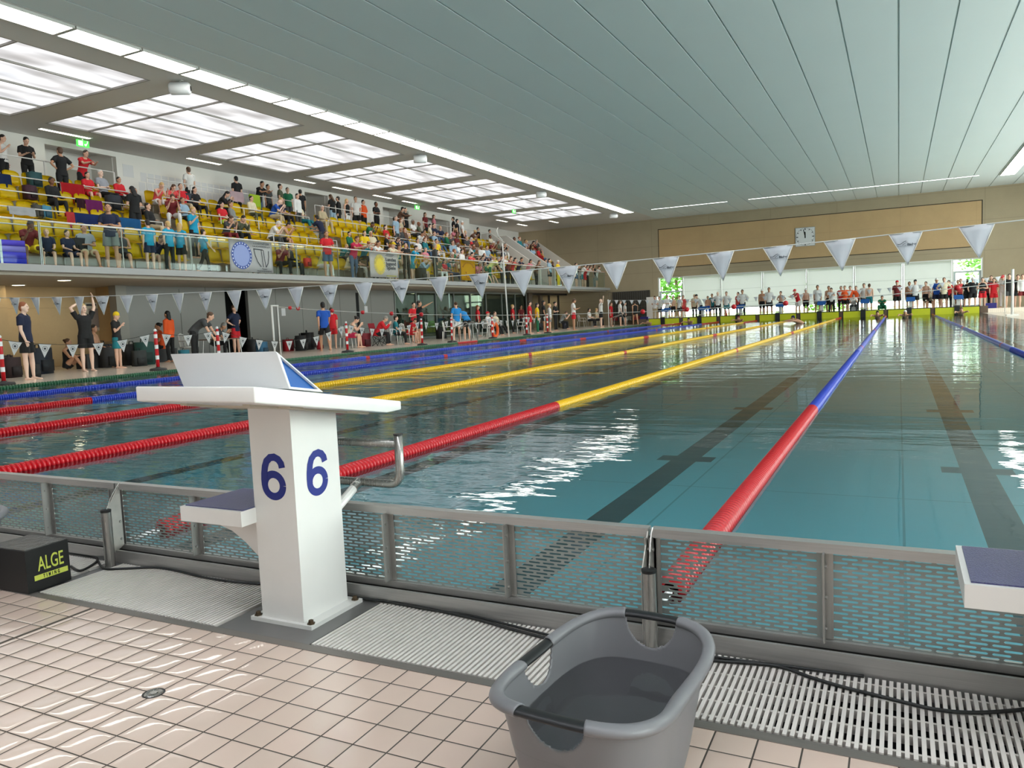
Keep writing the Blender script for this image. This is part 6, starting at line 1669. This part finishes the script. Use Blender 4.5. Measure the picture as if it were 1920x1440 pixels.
# --- deck on the gallery side: (foot column, X, ...)
DK = '''
52,-18.1,relax,ginger,s,pale,navy,tee,black,shorts,1.78,-55,beside the tall navy backpack
163,-19.7,stretch,blond,s,pale,black,tee,black,shorts,1.80,-100,before the alcove poster
221,-19.9,phone,blond,swimcap:yellow,fair,black,tee,teal,shorts,1.58,-60,by the alcove
124,-21.6,floor,brown-haired,b,tan,black,tank,black,briefs,1.66,-60,by the alcove wall
177,-21.2,sit,dark-haired,s,tan,,,black,jammers,1.66,-60,by the large black bag
302,-21.6,sit,black-haired,b,tan,orange,tee,black,trousers,1.66,150,at the cladding wall
319,-21.0,stand,black-haired,l,tan,orange,long,black,trousers,1.62,100,behind the foot wedge
378,-19.6,bend,brown-haired,s,fair,dark grey,tee,black,trousers,1.84,-60,behind the foot wedge
402,-21.3,sitlean,grey-haired,s,tan,dark grey,tee,black,trousers,1.70,-60,by the low brown table
443,-21.3,hips,brown-haired,s,fair,navy,tee,red,shorts,1.80,-80,in front of the dark doorway
609,-19.3,walk,black-haired,s,tan,blue,tee,black,shorts,1.86,50,before the cladding wall
624,-20.6,stand,brown-haired,s,fair,red,tee,red,shorts,1.64,40,just behind the walking one
653,-19.5,sitlean,dark-haired,b,fair,cream,tank,crimson,shorts,1.76,-60,on a plastic chair
708,-19.3,sitlean,grey-haired,s,fair,red,long,black,trousers,1.74,-60,in the camping chair
742,-19.1,sit,dark-haired,s,fair,teal,tee,black,trousers,1.60,-60,on a plastic chair
767,-19.1,sitlean,brown-haired,s,fair,red,tee,red,shorts,1.56,-80,on a plastic chair
778,-19.9,cross,dark-haired,s,fair,red,tee,black,shorts,1.80,-120,behind the seated row
788,-18.2,point,dark-haired,s,tan,black,tee,black,shorts,1.80,-60,by a bollard
857,-18.2,relax,brown-haired,b,fair,bright blue,tee,white,shorts,1.74,50,at the trestle table
871,-18.3,bend,dark-haired,s,fair,bright blue,tee,black,shorts,1.84,60,at the trestle table
897,-20.6,stand,ginger,l,fair,red,tee,black,trousers,1.66,-60,behind the trestle table
918,-19.2,sitback,dark-haired,brimcap:red,fair,white,tee,black,trousers,1.70,-90,on a plastic chair
931,-19.4,sitback,brown-haired,s,fair,cream,tee,black,trousers,1.70,-100,on a plastic chair
962,-20.2,stand,blond,s,fair,red,tee,black,trousers,1.66,-60,behind the lifebuoy
978,-21.6,stand,black-haired,l,tan,maroon,tee,black,trousers,1.66,-120,by the glazed room
994,-18.2,relax,dark-haired,s,fair,red,tee,red,shorts,1.76,-60,by a bollard
1004,-17.9,stand,black-haired,l,fair,yellow,tee,green,trousers,1.64,-60,at the pool edge
1020,-18.4,relax,black-haired,l,tan,black,tee,black,shorts,1.80,-60,at the pool edge
1031,-18.2,stand,blond,b,fair,white,long,grey,shorts,1.62,-60,at the pool edge
1042,-18.6,cross,black-haired,b,fair,black,tee,black,trousers,1.74,-90,before the lit rooms
1052,-19.4,sitlean,brown-haired,s,fair,grey,tee,black,trousers,1.66,-60,by the wheelchair
1076,-17.5,read,brown-haired,s,tan,white,tee,red,shorts,1.88,-60,at the pool edge
1104,-19.7,sit,black-haired,s,fair,white,tee,black,trousers,1.70,-90,at the white table
1118,-20.4,sit,blond,l,fair,cream,tee,black,trousers,1.70,-90,at the white table
1127,-17.6,wave,grey-haired,bald,pale,white,tee,black,shorts,1.86,-60,at the pool edge
1146,-19.9,stand,brown-haired,s,fair,red,tee,red,shorts,1.66,-90,before the wire cage
1163,-17.7,relax,brown-haired,s,fair,white,tee,black,shorts,1.76,-60,by the far ladder
1172,-18.1,stand,dark-haired,b,fair,white,tee,black,shorts,1.64,-60,by the far ladder
1191,-17.0,walk,dark-haired,s,tan,black,tank,black,briefs,1.72,30,by the blue crate
'''
for ln_ in DK.strip().split('\n'):
    u, x, po, hc, hs, sk, tc, tk, lc, lk, hh, fa, zn = ln_.split(','); x = float(x); h_ = float(hh)
    y_ = y_for(float(u), x, .5); z_ = 0.0
    if y_ > 51.5: y_ = min(51.5 + (y_ - 51.5) * .3, 54.5); x = aty(float(u), 590, y_).x; z_ = .24 if x > PX0 else 0.0
    person(Vector((x, y_, z_)), float(fa), po, hc, hs, sk, tc or None, tk or None, lc, lk, zn, 'people on the gallery-side deck', h_)
tag(mobj('bench', bevel(box(B(), -21.5, -21.0, y_for(177, -21.2, .5) - .4, y_for(177, -21.2, .5) + .4, 0, .42), .02, 1), mat('bench_dark', (46, 46, 48), .6)), 'low dark bench under the bare-chested boy in the alcove', 'bench')
tag(mobj('bench', bevel(box(B(), -21.9, -21.35, y_for(302, -21.6, .5) - .4, y_for(302, -21.6, .5) + .4, 0, .42), .02, 1), mat('bench_dark', (46, 46, 48), .6)), 'low dark bench under the person in orange at the cladding', 'bench')
# --- far end: (column, Y, ...)
FR = '''
1228,53.9,read,brown-haired,s,fair,white,tee,beige,trousers,1.80,180
1236,54.4,relax,dark-haired,s,fair,white,tee,black,shorts,1.74,180
1251,53.6,cross,black-haired,s,tan,white,tee,black,shorts,1.80,180
1262,54.6,stand,brown-haired,s,fair,,,black,jammers,1.72,180
1274,53.6,relax,dark-haired,s,fair,white,tee,black,shorts,1.72,150
1281,54.8,stand,brown-haired,s,fair,coral,tee,red,shorts,1.74,180
1302,54.8,stand,blond,s,fair,cream,tee,black,trousers,1.76,180
1309,53.9,lean,black-haired,brimcap:black,fair,white,tee,black,trousers,1.84,120
1327,53.7,stand,brown-haired,s,tan,,,blue,jammers,1.58,180
1335,54.4,stand,brown-haired,s,tan,teal,tee,navy,shorts,1.74,180
1346,53.4,hips,grey-haired,bald,pale,white,tee,black,trousers,1.84,180
1362,53.6,relax,brown-haired,s,fair,white,tee,teal,shorts,1.82,180
1384,54.6,stand,dark-haired,s,fair,coral,tee,black,trousers,1.76,150
1392,53.7,hips,black-haired,s,tan,white,tee,black,trousers,1.90,180
1429,54.0,stand,brown-haired,swimcap:white,tan,,,black,jammers,1.84,180
1442,53.4,relax,brown-haired,s,tan,white,tee,black,shorts,1.94,180
1464,53.9,hips,brown-haired,s,fair,,,black,jammers,1.66,150
1493,53.6,lean,black-haired,brimcap:red,fair,red,tee,white,shorts,1.84,140
1511,54.2,stand,blond,swimcap:white,fair,,,black,jammers,1.74,180
1533,53.4,stand,dark-haired,s,tan,white,tee,grey,shorts,1.92,180
1554,54.2,relax,dark-haired,s,tan,,,black,jammers,1.84,180
1559,53.5,lean,dark-haired,s,fair,white,tee,black,trousers,1.80,180
1577,54.5,stand,dark-haired,s,fair,red,tee,black,trousers,1.80,180
1584,53.8,cross,brown-haired,s,fair,orange,tee,black,shorts,1.80,180
1594,54.3,hips,dark-haired,s,fair,orange,tee,black,shorts,1.78,180
1605,54.4,stand,brown-haired,s,fair,orange,tee,black,trousers,1.76,180
1601,53.3,sitlean,grey-haired,s,fair,white,tee,dark grey,trousers,1.70,180
1620,54.4,relax,dark-haired,s,fair,white,tee,black,shorts,1.90,180
1630,53.7,stand,brown-haired,s,fair,,,teal,jammers,1.84,0
1654,53.0,crouch,dark-haired,s,tan,green,tee,green,trousers,1.70,180
1682,53.2,stand,ginger,brimcap:red,fair,maroon,tee,black,shorts,1.94,180
1705,54.0,stand,brown-haired,s,tan,,,navy,jammers,1.84,180
1716,53.5,hips,blond,brimcap:black,fair,white,tee,black,shorts,1.94,180
1736,54.2,stand,brown-haired,s,fair,,,black,jammers,1.80,150
1743,54.0,sit,black-haired,l,fair,cream,tank,black,shorts,1.80,180
1756,53.6,relax,dark-haired,swimcap:white,tan,blue,tee,navy,shorts,1.96,180
1770,53.2,hips,brown-haired,s,fair,cream,tee,black,shorts,1.96,180
1779,54.2,stand,black-haired,s,fair,red,tee,black,trousers,1.80,150
1796,54.4,stand,brown-haired,s,tan,,,red,jammers,1.80,180
1801,54.0,relax,brown-haired,s,fair,coral,tank,black,trousers,1.86,180
1813,53.4,stand,dark-haired,s,fair,black,tee,black,shorts,1.80,0
1824,53.1,relax,blond,brimcap:white,fair,black,tee,black,shorts,1.90,0
1842,53.1,cross,dark-haired,s,fair,black,tank,red,shorts,1.84,180
1850,53.9,stand,brown-haired,s,fair,maroon,tee,black,trousers,1.84,180
1858,54.6,stand,brown-haired,s,fair,dark grey,tee,grey,trousers,1.96,180
1863,53.3,relax,dark-haired,l,fair,red,tee,red,shorts,1.76,180
1881,53.4,read,brown-haired,brimcap:red,fair,white,tee,white,trousers,1.94,150
1892,52.9,stand,black-haired,s,fair,black,tee,dark grey,shorts,1.96,180
1908,53.6,stand,dark-haired,s,fair,black,tee,black,shorts,1.90,180
1917,52.9,relax,brown-haired,b,fair,white,long,maroon,shorts,1.90,180
'''
for ln_ in FR.strip().split('\n'):
    u, y_, po, hc, hs, sk, tc, tk, lc, lk, hh, fa = ln_.split(','); y_ = float(y_); z_ = .24
    p = aty(float(u), 560, y_)
    zn = 'behind the far blocks' if float(u) < 1830 else 'on the far right deck corner'
    person(Vector((p.x, y_, z_)), float(fa), po, hc, hs, sk, tc or None, tk or None, lc, lk, zn, 'swimmers and officials on the far deck', float(hh) * .97)
tag(mobj('stool', box(B(), aty(1601, 560, 53.3).x - .2, aty(1601, 560, 53.3).x + .2, 53.15, 53.55, .24, .66), M_PLCH), 'low white stool under the seated person behind the far blocks', 'stool')
for i, (u, y_, cap, x) in enumerate(((1222, 50.5, 'dark grey', None), (1298, 50.0, 'black', None), (1390, 49.5, 'maroon', None), (1508, 42.0, 'navy', None), (1646, 48.5, 'black', None), (1697, 47.0, 'white', None), (1800, 49.6, 'brown', None))):
    p = aty(u, 595, y_); d_ = POSES['swim']
    J = joints(d_); person(Vector((p.x, y_ - .5, -.07 - .0)), 180 if i != 3 else 100, 'swim', 'dark-haired', 'swimcap:' + cap, 'tan', None, None, 'black', 'jammers', 'in the water near the far wall', 'swimmers in the water', 1.72)
# ------------------------------------------------------------------ labels of the people: unique, at most 16 words
def nwords(s): return len(s.replace('-', ' ').split())
def build(f):
    out = {}
    for rec in PEOPLE: out.setdefault(f(rec), []).append(rec)
    return out
def short(z):  # first words only
    return z
for key, recs in build(lambda r: (r[1], r[2], r[3], r[4])).items():
    recs.sort(key=lambda r: r[5])
    for i, r in enumerate(recs):
        who, cl, ph, zn = r[1], r[2], r[3], r[4]
        lab = '%s %s %s %s' % (who, cl, ph, zn)
        if len(recs) > 1: lab = '%s %s, %s %s, %s from left' % (who, cl, ph, zn, ordw(i + 1))
        r[0]['label'] = lab
def wc(x): return len(__import__('re').findall(r"[A-Za-z0-9']+(?:-[A-Za-z0-9']+)*", x))
SHORT = [(' in front of ', ' before '), ('standing hands on hips', 'hands on hips'), ('seated leaning forward', 'leaning forward'), ('seated leaning back', 'leaning back'), ('behind the far blocks', 'behind far blocks'), (' on a plastic chair', ' on a chair'), (' standing ', ' '), ('swimmers and officials ', ''), (' on the far right deck corner', ' at the far right corner'), (' from left', ' along'), (' in the water near the far wall', ' near the far wall'), (' between the first and second seat rows', ' in the second gallery row'), (' on the top gallery aisle', ' on the top aisle'), ('person with ', 'person in '), (' gallery row', ' row'), (' with crossed arms', ' arms crossed'), ('holding something up', 'hand raised'), ('stretching arms overhead', 'stretching'), (' and black trousers', ''), (' and black shorts', ''), (' the ', ' '), (' from left', '')]
for rec in PEOPLE:
    t = rec[0]; s_ = t['label']
    for a, b in SHORT:
        if wc(s_) <= 16: break
        s_ = s_.replace(a, b)
    t['label'] = s_
seen_ = {}
for rec in PEOPLE:
    k_ = rec[0]['label']; seen_[k_] = seen_.get(k_, 0) + 1
for k_, v_ in seen_.items():
    if v_ > 1 or wc(k_) > 16: print('LABEL', v_, wc(k_), k_)
# ================================================================== outdoors and light
W = bpy.data.worlds.new('sky'); SC.world = W; W.use_nodes = True
nt = W.node_tree; bg = nt.nodes['Background']
bg.inputs[0].default_value = (.98, .97, 1.0, 1); bg.inputs[1].default_value = WORLD
for (x, y, z, sx, sy, rot) in ((XW + .35, 27.0, 3.45, 58, 6.2, (0, math.radians(90), 0)), ((WX0 + WX1)/2, FY + .6, 1.8, 21, 3.4, (math.radians(-90), 0, 0))):
    l = bpy.data.lights.new('window_portal', 'AREA'); l.shape = 'RECTANGLE'; l.cycles.is_portal = True
    l.size = sy if rot[1] else sx; l.size_y = sx if rot[1] else sy
    o = bpy.data.objects.new('window_portal', l); COL.objects.link(o); o.location = (x, y, z); o.rotation_euler = rot
vs = SC.view_settings; SC.display_settings.display_device = 'sRGB'
vs.view_transform = 'Standard'; vs.look = 'None'; vs.exposure = EXPO; vs.gamma = 1.0; vs.use_curve_mapping = False
cy = SC.cycles
cy.use_denoising = True; cy.denoiser = 'OPENIMAGEDENOISE'
cy.max_bounces = 6; cy.diffuse_bounces = 3; cy.glossy_bounces = 3; cy.transmission_bounces = 4; cy.transparent_max_bounces = 16
cy.sample_clamp_indirect = 6.0; cy.use_adaptive_sampling = True; cy.adaptive_threshold = .05
cy.caustics_reflective = False; cy.caustics_refractive = False
